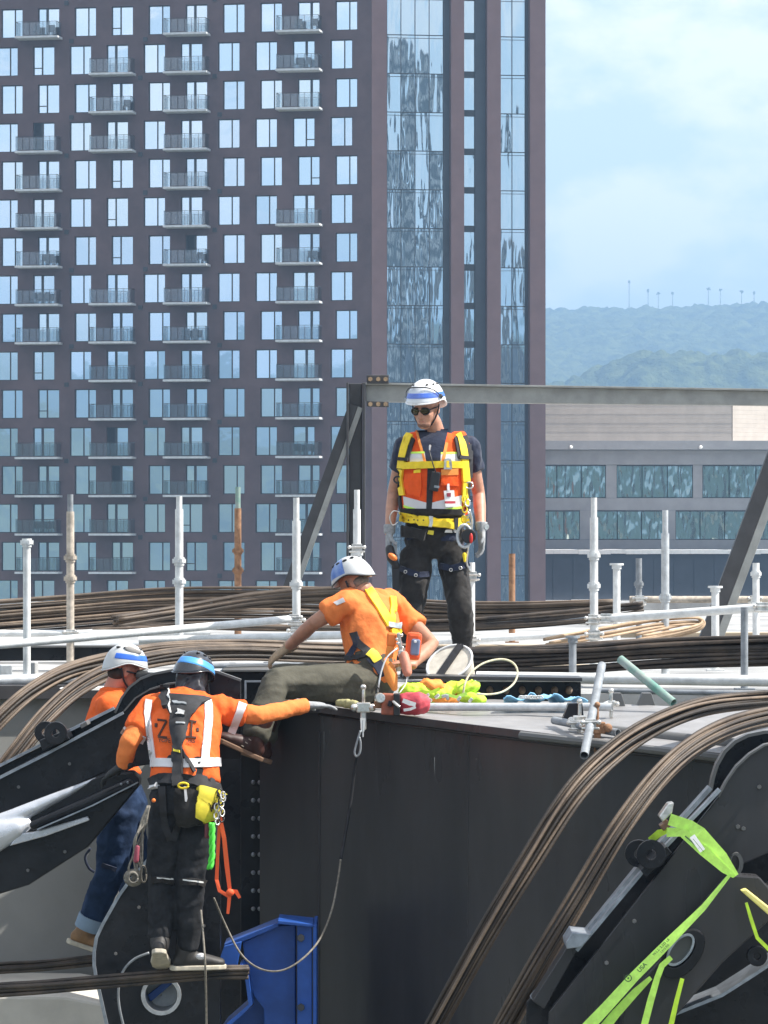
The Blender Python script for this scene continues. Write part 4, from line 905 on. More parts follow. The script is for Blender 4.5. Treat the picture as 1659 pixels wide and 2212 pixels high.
def wrinkle(me, amp, fr, ax=None, seed=0.0):
    """cloth folds: ridged noise, stretched along ax"""
    ax = Vector(ax).normalized() if ax is not None else None
    me.update(); n = len(me.vertices); co = [0.0]*(3*n); no = [0.0]*(3*n); me.vertices.foreach_get('co', co); me.vertices.foreach_get('normal', no)
    for i in range(n):
        c = Vector(co[3*i:3*i+3]); p = c-ax*(c.dot(ax)*0.72) if ax is not None else c
        w = Vector((noise.noise(p*3.1+Vector((seed,3,1))), noise.noise(p*3.1+Vector((7,seed,2))), 0))*0.09
        q = (p+w)*fr+Vector((seed*3.7, seed, 0)); a = 1-abs(noise.noise(q))*2.2; b = 1-abs(noise.noise(q*2.1))*2.2
        d = amp*(max(-0.4, a)+0.45*max(-.4, b)-0.5)
        for j in range(3): co[3*i+j] += no[3*i+j]*d
    me.vertices.foreach_set('co', co)
    me.update(); return me
def tree_of(me): return BVHTree.FromPolygons([v.co.copy() for v in me.vertices], [tuple(p.vertices) for p in me.polygons])
def up_of(f):
    f = Vector(f).normalized(); u = Vector((0,0,1)); u = (u-f*u.dot(f)).normalized(); return f, u, u.cross(f)
CAMP = Vector((0, 0, ZC))
def cast(px, py, trees, D0):
    d = (P(px, py, 30.0)-CAMP).normalized(); best = None
    for t in trees:
        h = t.ray_cast(CAMP, d)
        if h[0] is not None and (best is None or h[3] < best[2]): best = (h[0], h[1] if h[1].dot(d) < 0 else -h[1], h[3])
    if best is None: return None
    return best[0], best[1]
def resample(poly, n):
    pts = [Vector((p[0], p[1])) for p in poly]; L = [0.0]
    for i in range(1, len(pts)): L.append(L[-1]+(pts[i]-pts[i-1]).length)
    out = []
    for k in range(n):
        s_ = L[-1]*k/(n-1); i = 0
        while i < len(pts)-2 and L[i+1] < s_: i += 1
        t = (s_-L[i])/max(1e-9, L[i+1]-L[i]); out.append(pts[i].lerp(pts[i+1], t))
    return out
def patch(name, left, right, trees, m, parent, off=0.005, th=0.004, rows=None, cols=3, edge_tuck=True, smooth='all'):
    """cloth or webbing piece lying on a body surface between two outlines"""
    ln = sum((Vector(left[i+1][:2])-Vector(left[i][:2])).length for i in range(len(left)-1)); rows = rows or max(3, int(ln/5)+1)
    A = resample(left, rows); B = resample(right, rows); grid = []; lastd = None; hits = []
    for i in range(rows):
        row = []
        for j in range(cols+1):
            q = A[i].lerp(B[i], j/cols); h = cast(q.x, q.y, trees, 0); row.append((q, h))
            if h is not None: hits.append(h[0].y)
        grid.append(row)
    if not hits: return None
    med = sorted(hits)[len(hits)//2]; mb = MB(); W = cols+1; top = []; bot = []
    for i in range(rows):
        for j in range(W):
            q, h = grid[i][j]
            if h is None or abs(h[0].y-med) > 0.35:
                near = None
                for rad_ in (1, 2, 3, 4):
                    for di in range(-rad_, rad_+1):
                        for dj in range(-rad_, rad_+1):
                            a, b = i+di, j+dj
                            if 0 <= a < rows and 0 <= b < W and grid[a][b][1] is not None and abs(grid[a][b][1][0].y-med) <= 0.35: near = grid[a][b][1]
                    if near: break
                D = near[0].y if near else med; p = P(q.x, q.y, D); nn = Vector((0,-1,0))
            else: p, nn = h
            top.append(p+nn*(off+th)); bot.append(p+nn*(off*0.2))
    mb.v = top+bot; n = rows*W; f = []
    for i in range(rows-1):
        for j in range(W-1):
            a = i*W+j; f += [(a, a+1, a+W+1, a+W), (n+a, n+a+W, n+a+W+1, n+a+1)]
    for j in range(W-1): f += [(j, n+j, n+j+1, j+1), ((rows-1)*W+j, (rows-1)*W+j+1, n+(rows-1)*W+j+1, n+(rows-1)*W+j)]
    for i in range(rows-1): f += [(i*W, (i+1)*W, n+(i+1)*W, n+i*W), (i*W+W-1, n+i*W+W-1, n+(i+1)*W+W-1, (i+1)*W+W-1)]
    mb.f = f; return obj(name, mb, m, parent, smooth=True)
def strap(name, path, w, trees, m, parent, off=0.005, th=0.004, cols=3):
    n = max(3, int(sum((Vector(path[i+1][:2])-Vector(path[i][:2])).length for i in range(len(path)-1))/5)+1); c = resample(path, n); L_ = []; R_ = []
    for i, p in enumerate(c):
        t = (c[min(i+1,n-1)]-c[max(i-1,0)]).normalized(); nn = Vector((-t.y, t.x)); ww = w if not isinstance(w, (tuple, list)) else w[0]+(w[1]-w[0])*i/(n-1)
        L_.append(p+nn*ww/2); R_.append(p-nn*ww/2)
    return patch(name, [(q.x,q.y) for q in L_], [(q.x,q.y) for q in R_], trees, m, parent, off, th, rows=n, cols=cols)
def text_on(s_, cx, cy, size, ang, trees, m, parent, off=0.006, name='printed_letter', sx=1.0, bold=0.0):
    cu = bpy.data.curves.new('t', 'FONT'); cu.body = s_; cu.align_x = 'CENTER'; cu.align_y = 'CENTER'; cu.offset = bold
    me = evaluated_mesh(bpy.data.objects.new('t', cu))
    ca, sa = math.cos(R(ang)), math.sin(R(ang))
    for v in me.vertices:
        x, y = v.co.x*size*sx, v.co.y*size; px, py = cx+x*ca-y*sa, cy-(x*sa+y*ca); h = cast(px, py, trees, 0)
        v.co = h[0]+h[1]*off if h else P(px, py, 20)
    return obj(name, me, m, parent)
def hand(mb, w, d, n, thumb=1, curl=0.5, k=1.0):
    """palm, four fingers of unequal length and a thumb; n is the way the palm faces"""
    w = Vector(w); d = Vector(d).normalized(); n = Vector(n); n = (n-d*n.dot(d)).normalized(); s_ = n.cross(d)*thumb
    mb.loft([w-d*0.02*k, w+d*0.03*k, w+d*0.075*k, w+d*0.095*k], [(0.030*k,0.026*k),(0.041*k,0.021*k),(0.044*k,0.018*k),(0.040*k,0.014*k)], ref=s_, seg=12, cap=0.6)
    for i, (o, L) in enumerate(((0.034,0.072),(0.0115,0.084),(-0.0115,0.077),(-0.033,0.060))):
        p = w+d*0.090*k+s_*o*k; q = d+s_*(o*1.2); q.normalize(); pts = [p-q*0.015*k]; c = curl*(1+0.12*i); a = 0.25*c
        for seg in (0.42, 0.33, 0.25):
            dirv = q*math.cos(a)+n*math.sin(a); p = p+dirv*L*k*seg; pts.append(p); a += 0.75*c
        mb.loft(pts, [0.0092*k, 0.0088*k, 0.0082*k, 0.0070*k], seg=8)
    p = w+d*0.025*k+s_*0.030*k; q = (d*0.62+s_*0.72+n*0.2).normalized(); p2 = p+q*0.042*k; q2 = (d*0.85+s_*0.25+n*(0.3+0.5*curl)).normalized(); p3 = p2+q2*0.034*k
    mb.loft([p-q*0.012*k, p, p2, p3], [0.013*k,0.014*k,0.0118*k,0.009*k], seg=8)
BOOTS = []
def boot(root, an, toe, up, m, ms, shaft=0.12, k=1.0):
    an = Vector(an); up = Vector(up).normalized(); toe = Vector(toe); toe = (toe-up*toe.dot(up)).normalized(); sd = up.cross(toe); b = MB()
    b.loft([an+up*shaft, an+up*0.04, an-up*0.02-toe*0.01, an-up*0.06-toe*0.015], [0.055*k,0.052*k,0.054*k,0.048*k], ref=sd, seg=14, cap=0.3)
    b.loft([an-up*0.062-toe*0.055*k, an-up*0.055+toe*0.0, an-up*0.060+toe*0.08*k, an-up*0.072+toe*0.15*k, an-up*0.078+toe*0.185*k], [(0.036*k,0.036*k),(0.042*k,0.046*k),(0.047*k,0.040*k),(0.047*k,0.031*k),(0.038*k,0.026*k)], ref=sd, seg=14, cap=0.7)
    bm__ = meshed(b, 0.010, 2); BOOTS.append(tree_of(bm__)); obj('boot', bm__, m, root, smooth='all')
    o = []
    for (x, y) in ((-0.09,0.02),(-0.088,-0.02),(-0.07,-0.038),(0.0,-0.040),(0.09,-0.052),(0.16,-0.048),(0.20,-0.028),(0.212,0.0),(0.20,0.028),(0.16,0.048),(0.09,0.052),(0.0,0.040),(-0.07,0.038)): o.append(an-up*0.110+toe*x*k+sd*y*k)
    obj('boot_sole', MB().prism(o, up*0.026), ms, root, bevel=0.006)
def head_geo(b, o, f, k=1.0):
    f, u, l = up_of(f); o = Vector(o)
    b.ell(o+u*0.035*k-f*0.012*k, (l*0.077*k, f*0.100*k, u*0.102*k), 20, 14)                 # skull
    b.ell(o-u*0.030*k+f*0.030*k, (l*0.064*k, f*0.066*k, u*0.080*k), 18, 12)                 # face
    b.ell(o-u*0.085*k+f*0.050*k, (l*0.046*k, f*0.045*k, u*0.038*k), 14, 10)                 # jaw
    b.ell(o-u*0.102*k+f*0.078*k, (l*0.020*k, f*0.017*k, u*0.016*k), 10, 8)                  # chin
    b.loft([o+u*0.012*k+f*0.088*k, o-u*0.018*k+f*0.104*k, o-u*0.032*k+f*0.116*k], [0.009*k,0.012*k,0.0135*k], seg=8)   # nose
    for s_ in (-1, 1):
        b.ell(o-u*0.036*k+f*0.100*k+l*s_*0.012*k, (l*0.010*k, f*0.010*k, u*0.008*k), 8, 6)   # nostril wings
        b.ell(o-u*0.008*k+l*s_*0.078*k-f*0.006*k, ((l*s_+f*-0.5).normalized()*0.010*k, f*0.020*k, u*0.032*k), 10, 8)     # ear
        b.ell(o+u*0.022*k+f*0.083*k+l*s_*0.030*k, (l*0.028*k, f*0.012*k, u*0.009*k), 10, 6)  # brow
        b.ell(o-u*0.022*k+f*0.070*k+l*s_*0.038*k, (l*0.022*k, f*0.020*k, u*0.020*k), 10, 6)  # cheek
    b.ell(o-u*0.062*k+f*0.092*k, (l*0.024*k, f*0.009*k, u*0.006*k), 10, 6); b.ell(o-u*0.073*k+f*0.090*k, (l*0.020*k, f*0.009*k, u*0.006*k), 10, 6)
def helmet(root, o, f, m, mband, band=(58,78,-150,150), vents=True, k=1.0, dmat=None, ridge=True, tilt=8):
    f, u, l = up_of(f); tl = R(tilt); f, u = f*math.cos(tl)+u*math.sin(tl), u*math.cos(tl)-f*math.sin(tl); c = Vector(o)+u*0.050*k; hl = thing_part('helmet', root, c)
    na, nt = 48, 14
    def pt(az, th, sc=1.0):
        ca, sa = math.cos(az), math.sin(az); rh = (0.140 if ca > 0 else 0.142)*abs(ca)**2+0.114*abs(sa)**2
        rib = 1+0.012*math.cos(6*az)*math.sin(th*1.4)**2 if ridge else 1
        z = math.cos(th)*0.142
        flare = 0.010*max(0, (th-1.25))*2
        return c+(f*ca+l*sa)*((rh*math.sin(min(th, 1.57))*rib+flare)*k*sc)+u*(z*k*sc)
    def tmax(az):
        ca = math.cos(az); sa = abs(math.sin(az))
        return R(92+3*max(0,ca)**3+20*max(0,-ca)**2-6*(sa**6))
    vs = [pt(0, 0)]; fc = []
    for i in range(1, nt+1):
        for j in range(na): az = 2*math.pi*j/na; vs.append(pt(az, tmax(az)*i/nt))
    for j in range(na): fc.append((0, 1+j, 1+(j+1)%na))
    for i in range(nt-1):
        for j in range(na): a = 1+i*na+j; b = 1+i*na+(j+1)%na; fc.append((a, a+na, b+na, b))
    so = obj('shell', MB().add(vs, fc), m, hl, smooth='all'); sol = so.modifiers.new('thick', 'SOLIDIFY'); sol.thickness = 0.008; sol.offset = -1
    # rim
    rim = [pt(2*math.pi*j/na, tmax(2*math.pi*j/na)) for j in range(na)]; rim.append(rim[0]); obj('rim', MB().tube(rim, 0.005*k, 6), dmat or m, hl, smooth='all')
    if mband:
        t0, t1, a0, a1 = band; mb = MB(); n = 40; vv = []
        for i in range(n+1):
            az = R(a0+(a1-a0)*i/n)
            for q_ in range(9): vv.append(pt(az, R(t0+(t1-t0)*q_/8), 1.006 if q_ in (0, 8) else 1.022))
        ff = []
        for i in range(n):
            for j in range(8): a = i*9+j; ff.append((a, a+1, a+10, a+9))
        obj('band', mb.add(vv, ff), mband, hl, smooth='all')
    if vents:
        for s_ in (-1, 1):
            for q in (35, 70, 110, 145): obj('vent', MB().ell(pt(R(s_*q), R(40), 1.0), (f*0.016, l*0.008, u*0.008), 8, 5), blackm, hl, smooth='all')
    return hl, pt
def thing_part(name, parent, loc):
    """an Empty that is a part with pieces of its own"""
    e = bpy.data.objects.new(name, None); COL.objects.link(e); e.parent = parent; e.location = Vector(loc)-world_loc(parent); e.empty_display_size = 0.05; return e
def build(root, J, sp):
    k = sp.get('k', 1.0); rs = (J['shR']-J['shL']).normalized(); rh = (J['hipR']-J['hipL']).normalized(); rm = (rs+rh).normalized()
    smid = (J['shL']+J['shR'])/2
    tp = [J['pelvis']+(J['pelvis']-J['waist']).normalized()*0.07, J['pelvis'], J['waist'], J['chest'], smid.lerp(J['neck'], 0.35), J['neck']]; tref = [rh, rh, rm, rs, rs, rs]
    def torso(b, w, d, upto=6, frm=0): b.loft(tp[frm:upto], list(zip(w, d))[frm:upto], ref=tref[frm:upto], seg=20, cap=0.5)
    W0 = [x*k for x in (0.135,0.165,0.150,0.172,0.150,0.062)]; D0 = [x*k for x in (0.10,0.122,0.108,0.122,0.088,0.062)]
    arms = {}
    for s_ in 'LR':
        a, e, w = J['sh'+s_], J['el'+s_], J['wr'+s_]; arms[s_] = ([a, a.lerp(e,.5), e, e.lerp(w,.35), w], [0.056*k,0.050*k,0.041*k,0.042*k,0.029*k])
    legs = {}
    for s_ in 'LR':
        a, e, w = J['hip'+s_], J['kn'+s_], J['an'+s_]; legs[s_] = ([a, a.lerp(e,.45), e, e.lerp(w,.35), w], [0.088*k,0.078*k,0.057*k,0.056*k,0.040*k])
    b = MB(); torso(b, W0, D0); 
    f, u, l = up_of(J['hf'])
    b.loft([J['neck']-u*0.02, J['neck'].lerp(J['head'], .5)-f*0.012, J['head']-u*0.05-f*0.015], [0.066*k,0.058*k,0.058*k], seg=16)
    head_geo(b, J['head'], J['hf'], sp.get('hk', 1.0)*k)
    for s_ in 'LR': b.loft(*arms[s_], seg=14); b.loft(*legs[s_], seg=14); b.loft([tp[3].lerp(tp[4],.8), J['sh'+s_]], [0.075*k,0.060*k], seg=14)
    for s_ in 'LR':
        if sp.get('bare'+s_): hand(b, J['wr'+s_], *sp['hand'+s_])
    body = meshed(b, sp.get('vox', 0.0075), 3); T = {'body': tree_of(body)}; obj('body', body, sp['skin'], root, smooth='all')
    # trousers
    g_ = sp.get('leg_ease', 0.016); b = MB(); tw = [x+0.022 for x in W0]; td = [x+0.020 for x in D0]; b.loft(tp[0:3], list(zip(tw, td))[0:3], ref=tref[0:3], seg=20, cap=0.4)
    for s_ in 'LR':
        pts, rr = legs[s_]; b.loft(pts, [r+g_+(0.004*i if sp.get('baggy') else 0) for i, r in enumerate(rr)], seg=16, cap=0.25)
    tm_ = wrinkle(meshed(b, 0.011, 3), 1.7*sp.get('twr', 0.006), 6.5, J['hipL']-J['knL'], 1.3); wrinkle(tm_, 0.0055, 13, (1,0.3,0.2), 5.5); T['trousers'] = tree_of(tm_); obj('trousers', tm_, sp['trousers'], root, smooth='all')
    # shirt
    b = MB(); e = sp.get('ease', 0.020); sw = [x+e for x in W0]; sd = [x+e for x in D0]; sw[5] = W0[5]+0.008; sd[5] = D0[5]+0.008; sw[0] += 0.004; sd[0] += 0.004
    lo = sp.get('shirt_from', 1); b.loft([tp[2].lerp(tp[1], sp.get('hem', 1.0))]+tp[lo+1:6], list(zip(sw, sd))[lo:6], ref=tref[lo:6], seg=22, cap=0.15)
    for s_ in 'LR':
        a, e_, w = J['sh'+s_], J['el'+s_], J['wr'+s_]; L_ = sp.get('sleeve', 0.62); en = a.lerp(e_, L_)
        b.loft([tp[3].lerp(tp[4],.75), tp[3].lerp(tp[4],.75).lerp(a,.6), a], [0.098*k,0.088*k,0.076*k], seg=16)
        b.loft([a-(e_-a)*0.05+rs*(0.02 if s_ == 'L' else -0.02), a, a.lerp(en,.5), en], [0.064*k,0.074*k,0.072*k,0.070*k], seg=16, cap=0.08)
    sm_ = wrinkle(meshed(b, 0.010, 4), 1.5*sp.get('swr', 0.006), 8, sp.get('sax', (0.3,0,1)), sp.get('seed', 0.5)); wrinkle(sm_, 0.0042, 11, (1,0,0.5), 6.5+sp.get('seed', 0)); T['shirt'] = tree_of(sm_); obj('shirt', sm_, sp['shirt'], root, smooth='all')
    if sp.get('long'):
        for s_ in 'LR':
            b = MB(); pts, rr = arms[s_]; b.loft(pts[1:], [0.060*k,0.052*k,0.052*k,0.042*k], seg=14, cap=0.2)
            lm = wrinkle(meshed(b, 0.010, 2), 0.004, 12, None, 4.0); T['sleeve'+s_] = tree_of(lm); obj('under_sleeve', lm, sp['long'], root, smooth='all')
    for s_ in 'LR':
        if sp.get('glove'+s_):
            b = MB(); hand(b, J['wr'+s_], *sp['hand'+s_], 1.1); d_ = Vector(sp['hand'+s_][0]).normalized(); b.loft([J['wr'+s_]-d_*0.055, J['wr'+s_]], [0.040*k,0.036*k], seg=12, cap=0.1); gm = meshed(b, 0.0048, 1); T['glove'+s_] = tree_of(gm); obj('glove', gm, sp['glove'+s_], root, smooth='all')
    for s_ in 'LR':
        if sp.get('boot'+s_): boot(root, J['an'+s_], *sp['boot'+s_])
    return T
# ------------------------------------------------------------------ standing worker
def PJ(D, **kw): return {a: (P(q[0], q[1], q[2] if len(q) > 2 else D) if isinstance(q, tuple) else q) for a, q in kw.items()}
ws = thing('person', P(940, 1460, 25.4), 'person standing in orange vest, yellow harness and white helmet, looking down', 'person')
JS = PJ(25.4, head=(921,883,25.30), neck=(944,945,25.42), chest=(941,1010), waist=(938,1092), pelvis=(938,1168), shL=(876,966,25.44), shR=(1011,964,25.44),
        elL=(850,1066,25.52), wrL=(841,1152,25.38), elR=(1034,1066,25.52), wrR=(1040,1146,25.34), hipL=(902,1194), hipR=(976,1194), knL=(888,1320,25.30), knR=(994,1318,25.30), anL=(893,1426,25.5), anR=(1001,1426,25.45))
JS['hf'] = Vector((-0.42,-0.84,-0.24))
T = build(ws, JS, dict(k=1.04, skin=skin, shirt=navyf, trousers=blackf, sleeve=0.50, ease=0.016, seed=0.7,
    handL=((-0.05,-0.15,-1), (1,0.2,0), -1, 0.9), handR=((0.02,-0.1,-1), (-1,-0.3,0), 1, 0.45), gloveL=gloveg, gloveR=gloveg,
    bootL=((-0.3,-1,0), (0,0,1), bootd, bootd), bootR=((0.25,-1,0), (0,0,1), bootd, bootd), twr=0.007))
# vest
b = MB(); rs_ = (JS['shR']-JS['shL']).normalized()
vp = [P(938,1112,25.4), P(938,1085,25.4), P(941,1040,25.4), P(942,995,25.4), P(943,960,25.42), P(944,940,25.43)]
b.loft(vp, [(0.225,0.158),(0.228,0.160),(0.232,0.162),(0.240,0.158),(0.236,0.132),(0.12,0.095)], ref=rs_, seg=28, cap=0.12)
for s_, sg in (('L',1), ('R',-1)): b.loft([JS['sh'+s_]+rs_*0.08*sg+Vector((0,-0.01,0.0)), JS['sh'+s_]+rs_*0.012*sg+Vector((0,-0.012,0.012))], [0.105,0.088], seg=14, cap=0.2)
vm = wrinkle(meshed(b, 0.010, 4), 0.006, 7, (0.2,0,1), 2.2); VT = [tree_of(vm)]; obj('vest', vm, vestf, ws, smooth='all')
BT = VT+[T['trousers']]
patch('shirt_front', [(901,930),(908,955),(921,996)], [(968,926),(962,955),(953,996)], VT, navyf, ws, 0.003, 0.003, cols=6)
for nm, L_, R_ in (('vest_trim', [(897,930),(904,957),(916,998)], [(902,929),(909,955),(921,997)]), ('vest_trim', [(962,956),(953,997)], [(968,958),(960,998)])): patch(nm, L_, R_, VT, limet if nm == 'x' else orangef, ws, 0.005, 0.004, cols=1)
patch('chest_tape', [(886,979),(886,1000)], [(918,979),(921,1000)], VT, reflt, ws, 0.004, 0.003, cols=5); patch('chest_tape', [(952,980),(951,1000)], [(1012,980),(1013,1000)], VT, reflt, ws, 0.004, 0.003, cols=7)
patch('lime_trim', [(886,977),(886,981)], [(917,976),(918,980)], VT, limet, ws, 0.006, 0.003, cols=4, rows=2); patch('lime_trim', [(952,978),(952,982)], [(1000,977),(1000,981)], VT, limet, ws, 0.006, 0.003, cols=4, rows=2)
patch('hem_tape', [(872,1072),(874,1092)], [(922,1086),(922,1106)], VT, reflt, ws, 0.004, 0.003, cols=7); patch('hem_tape', [(932,1086),(932,1105)], [(996,1070),(996,1094)], VT, reflt, ws, 0.004, 0.003, cols=8)
patch('lime_trim', [(873,1091),(874,1096)], [(922,1105),(922,1110)], VT, limet, ws, 0.006, 0.003, cols=7, rows=2); patch('lime_trim', [(932,1104),(932,1109)], [(996,1093),(996,1098)], VT, limet, ws, 0.006, 0.003, cols=7, rows=2)
patch('vest_hem', [(866,1098),(868,1114)], [(1002,1100),(1002,1116)], BT, blackf, ws, 0.007, 0.004, cols=16)
patch('front_zip', [(924,1004),(921,1115)], [(939,1004),(932,1115)], VT, blackw, ws, 0.006, 0.004, cols=2)
patch('pocket', [(879,1024),(876,1050),(884,1066)], [(911,1020),(912,1052),(908,1074)], VT, vestf, ws, 0.012, 0.008, cols=5); patch('pocket', [(952,1022),(952,1048)], [(986,1020),(988,1050)], VT, vestf, ws, 0.014, 0.010, cols=5)
patch('pocket_flap', [(952,1014),(952,1027)], [(987,1012),(987,1026)], VT, orangef, ws, 0.022, 0.006, cols=5, rows=4); patch('pocket_flap', [(896,1016),(896,1022)], [(910,1014),(910,1021)], VT, yelw, ws, 0.02, 0.004, cols=2, rows=3)
# harness
for path, w in (([(886,947),(880,965),(874,988)], 24), ([(993,946),(997,965),(1000,988)], 26)): strap('shoulder_pad', path, w, VT, blackw, ws, 0.009, 0.012, 4)
for path, w in (([(888,943),(884,949),(879,962),(873,990),(871,1012)], 12), ([(990,942),(993,948),(996,962),(1000,990),(1003,1040)], 13)): strap('shoulder_strap', path, w, VT, yelw, ws, 0.022, 0.005, 3)
for (x, y) in ((873,992), (1001,990)): strap('strap_keeper', [(x-12,y-1),(x+12,y+1)], 6, VT, blackw, ws, 0.028, 0.006, 2)
strap('chest_strap', [(875,1006),(905,1005),(935,1004),(955,1003),(1000,1004)], 15, VT, yelw, ws, 0.022, 0.005, 3)
strap('chest_buckle', [(958,1003),(972,1003)], 22, VT, chrome, ws, 0.030, 0.008, 2); strap('chest_buckle_slot', [(962,1003),(968,1003)], 15, VT, yelw, ws, 0.038, 0.004, 2)
for path in ([(869,1014),(867,1035),(872,1070)], [(1002,1040),(1001,1064),(1004,1090)]): strap('side_strap', path, 9, VT+[T['shirt']], yelw, ws, 0.016, 0.005, 2)
strap('side_strap_back', [(866,1000),(862,1050),(866,1100)], 8, VT+[T['shirt'],T['body']], blackw, ws, 0.010, 0.005, 2); strap('side_strap_back', [(1014,960),(1012,1050),(1008,1100)], 7, VT+[T['shirt']], blackw, ws, 0.012, 0.005, 2)
for (x, y) in ((868,1036), (1006,1048)):
    h = cast(x, y, VT, 0); c = h[0]+h[1]*0.03 if h else P(x, y, 25.25)
    obj('d_ring', MB().tube([c+Vector((0.026*math.cos(a*0.628), 0, 0.022*math.sin(a*0.628))) for a in range(11)], 0.006, 6), chrome if x > 900 else blackm, ws, smooth='all')
strap('waist_belt', [(863,1116),(895,1121),(930,1128),(960,1131),(985,1130),(1014,1124)], 20, BT, yelw, ws, 0.024, 0.006, 3)
strap('belt_tongue', [(932,1130),(955,1133),(978,1136)], 14, BT, yelw, ws, 0.034, 0.004, 3); strap('belt_buckle', [(926,1128),(934,1129)], 24, BT, chrome, ws, 0.036, 0.006, 2); strap('belt_keeper', [(976,1130),(982,1130)], 24, BT, blackw, ws, 0.036, 0.006, 2)
for x in range(872, 926, 9):
    h = cast(x, 1116+(x-863)*0.17+0.5, BT, 0)
    if h: obj('belt_hole', MB().ell(h[0]+h[1]*0.031, (Vector((0.005,0,0)), Vector((0,0.003,0)), Vector((0,0,0.005))), 8, 5), blackm, ws)
for path in ([(866,1228),(885,1236),(905,1242),(925,1240)], [(952,1222),(975,1228),(990,1226),(1010,1216)]): strap('leg_strap', path, 13, [T['trousers']], navyf, ws, 0.008, 0.005, 3)
for (x, y) in ((879,1238),(897,1243),(976,1232),(993,1227)):
    h = cast(x, y, [T['trousers']], 0)
    if h: c = h[0]+h[1]*0.018; obj('grommet', MB().tube([c+Vector((0.010*math.cos(a*0.7854), 0, 0.010*math.sin(a*0.7854))) for a in range(9)], 0.003, 6), chrome, ws, smooth='all')
patch('pouch', [(868,1134),(868,1160)], [(922,1146),(920,1166)], [T['trousers']], blackf, ws, 0.02, 0.02, cols=6); patch('tag', [(925,1147),(924,1154)], [(937,1148),(936,1156)], [T['trousers']], yelp, ws, 0.014, 0.004, cols=2, rows=3)
patch('pouch_print', [(962,1145),(960,1151)], [(975,1144),(975,1150)], [T['trousers']], whitep, ws, 0.012, 0.002, cols=2, rows=2); patch('pouch_print', [(978,1142),(979,1149)], [(990,1146),(990,1152)], [T['trousers']], whitep, ws, 0.012, 0.002, cols=2, rows=2)
# radio, lanyard, badge
h = cast(939, 1040, VT, 0); c = h[0]+h[1]*0.03
obj('radio', MB().box(c, (0.062,0.035,0.13), Matrix.Rotation(R(8),3,'Y')), blackm, ws, bevel=0.008); obj('radio_screen', MB().box(c+Vector((0.012,-0.02,-0.035)), (0.035,0.006,0.016), Matrix.Rotation(R(8),3,'Y')), tubed, ws)
obj('radio_cord', MB().tube(catmull([P(927,973,25.17), P(931,988,25.14), P(936,1005,25.13), P(942,1022,25.14)], 5), 0.004, 6), blackm, ws, smooth='all')
obj('necklace_pendant', MB().loft([P(929,963,25.20), P(928,972,25.19)], [0.008,0.005], seg=6), chrome, ws)
patch('badge', [(958,1060),(960,1083)], [(978,1059),(980,1082)], VT, whitep, ws, 0.02, 0.003, cols=3); patch('badge_strip', [(960,1083),(961,1088)], [(980,1082),(980,1087)], VT, redp, ws, 0.021, 0.003, cols=2, rows=2); patch('badge_lower', [(960,1088),(961,1095)], [(979,1087),(979,1094)], VT, whitep, ws, 0.021, 0.003, cols=2, rows=2)
patch('badge_emblem', [(964,1065),(964,1073)], [(971,1065),(971,1073)], VT, mat('maroon_print', (0.25,0.03,0.05), 0.6), ws, 0.025, 0.002, cols=2, rows=3); strap('badge_clip', [(966,1045),(967,1060)], 4, VT, whitep, ws, 0.022, 0.003, 1)
# helmet, visor, sunglasses
hl, pt = helmet(ws, JS['head'], JS['hf'], helw, bandb, band=(66,80,-118,118), k=1.03)
vis = MB(); n = 24; vv = []; rimp = []
for i in range(n+1):
    az = R(-72+144*i/n); e = abs(i/n-0.5)*2; t1 = 52+24*e**3
    a = pt(az, R(t1), 1.10); b2 = pt(az, R(84), 1.16); vv += [a, b2]; rimp.append(a)
ff = [(2*i, 2*i+1, 2*i+3, 2*i+2) for i in range(n)]
obj('visor', vis.add(vv, ff), clear_glass('visor_glass', (0.86,0.90,0.95), 0.12), hl, smooth='all'); obj('visor_edge', MB().tube(rimp+[pt(R(72), R(84), 1.16)], 0.0045, 6), blackm, hl, smooth='all')
for s_ in (-1, 1):
    c = pt(R(78*s_), R(78), 1.06); obj('visor_pivot', MB().ball(c, 0.016), blackm, hl, smooth='all')
f, u, l = up_of(JS['hf']); o = JS['head']
sg = thing_part('sunglasses', ws, o+f*0.10)
for s_ in (-1, 1):
    obj('lens', MB().ell(o+u*0.004+f*0.094+l*s_*0.034, ((l+f*s_*-0.35).normalized()*0.033, f*0.011, u*0.020), 14, 8), lensm, sg, smooth='all')
    obj('temple', MB().tube([o+u*0.012+f*0.085+l*s_*0.066, o+u*0.012+l*s_*0.086-f*0.01], 0.0045, 6), blackm, sg, smooth='all')
    obj('lens_frame', MB().tube([o+u*0.004+f*0.100+l*(s_*0.034+0.033*math.cos(a*0.524))-f*0.012*abs(math.cos(a*0.524))+u*0.024*math.sin(a*0.524) for a in range(13)], 0.004, 6), blackm, sg, smooth='all')
obj('bridge', MB().tube([o+u*0.008+f*0.104-l*0.008, o+u*0.008+f*0.104+l*0.008], 0.004, 6), blackm, sg)
obj('lips', MB().ell(o-u*0.066+f*0.096, (l*0.024, f*0.007, u*0.006), 10, 6), lipm, ws, smooth='all')
for s_ in (-1, 1): obj('chin_strap', MB().tube(catmull([o+u*0.03+l*s_*0.098, o-u*0.03+l*s_*0.085+f*0.02, o-u*0.10+l*s_*0.045+f*0.045, o-u*0.122+f*0.055], 5), 0.0055, 6), blackw, ws, smooth='all')
obj('stubble', MB().ell(o-u*0.092+f*0.056, (l*0.047, f*0.046, u*0.030), 14, 10), mat('stubble', (0.20,0.10,0.065), 0.7, var=0.2, vscale=80), ws, smooth='all')
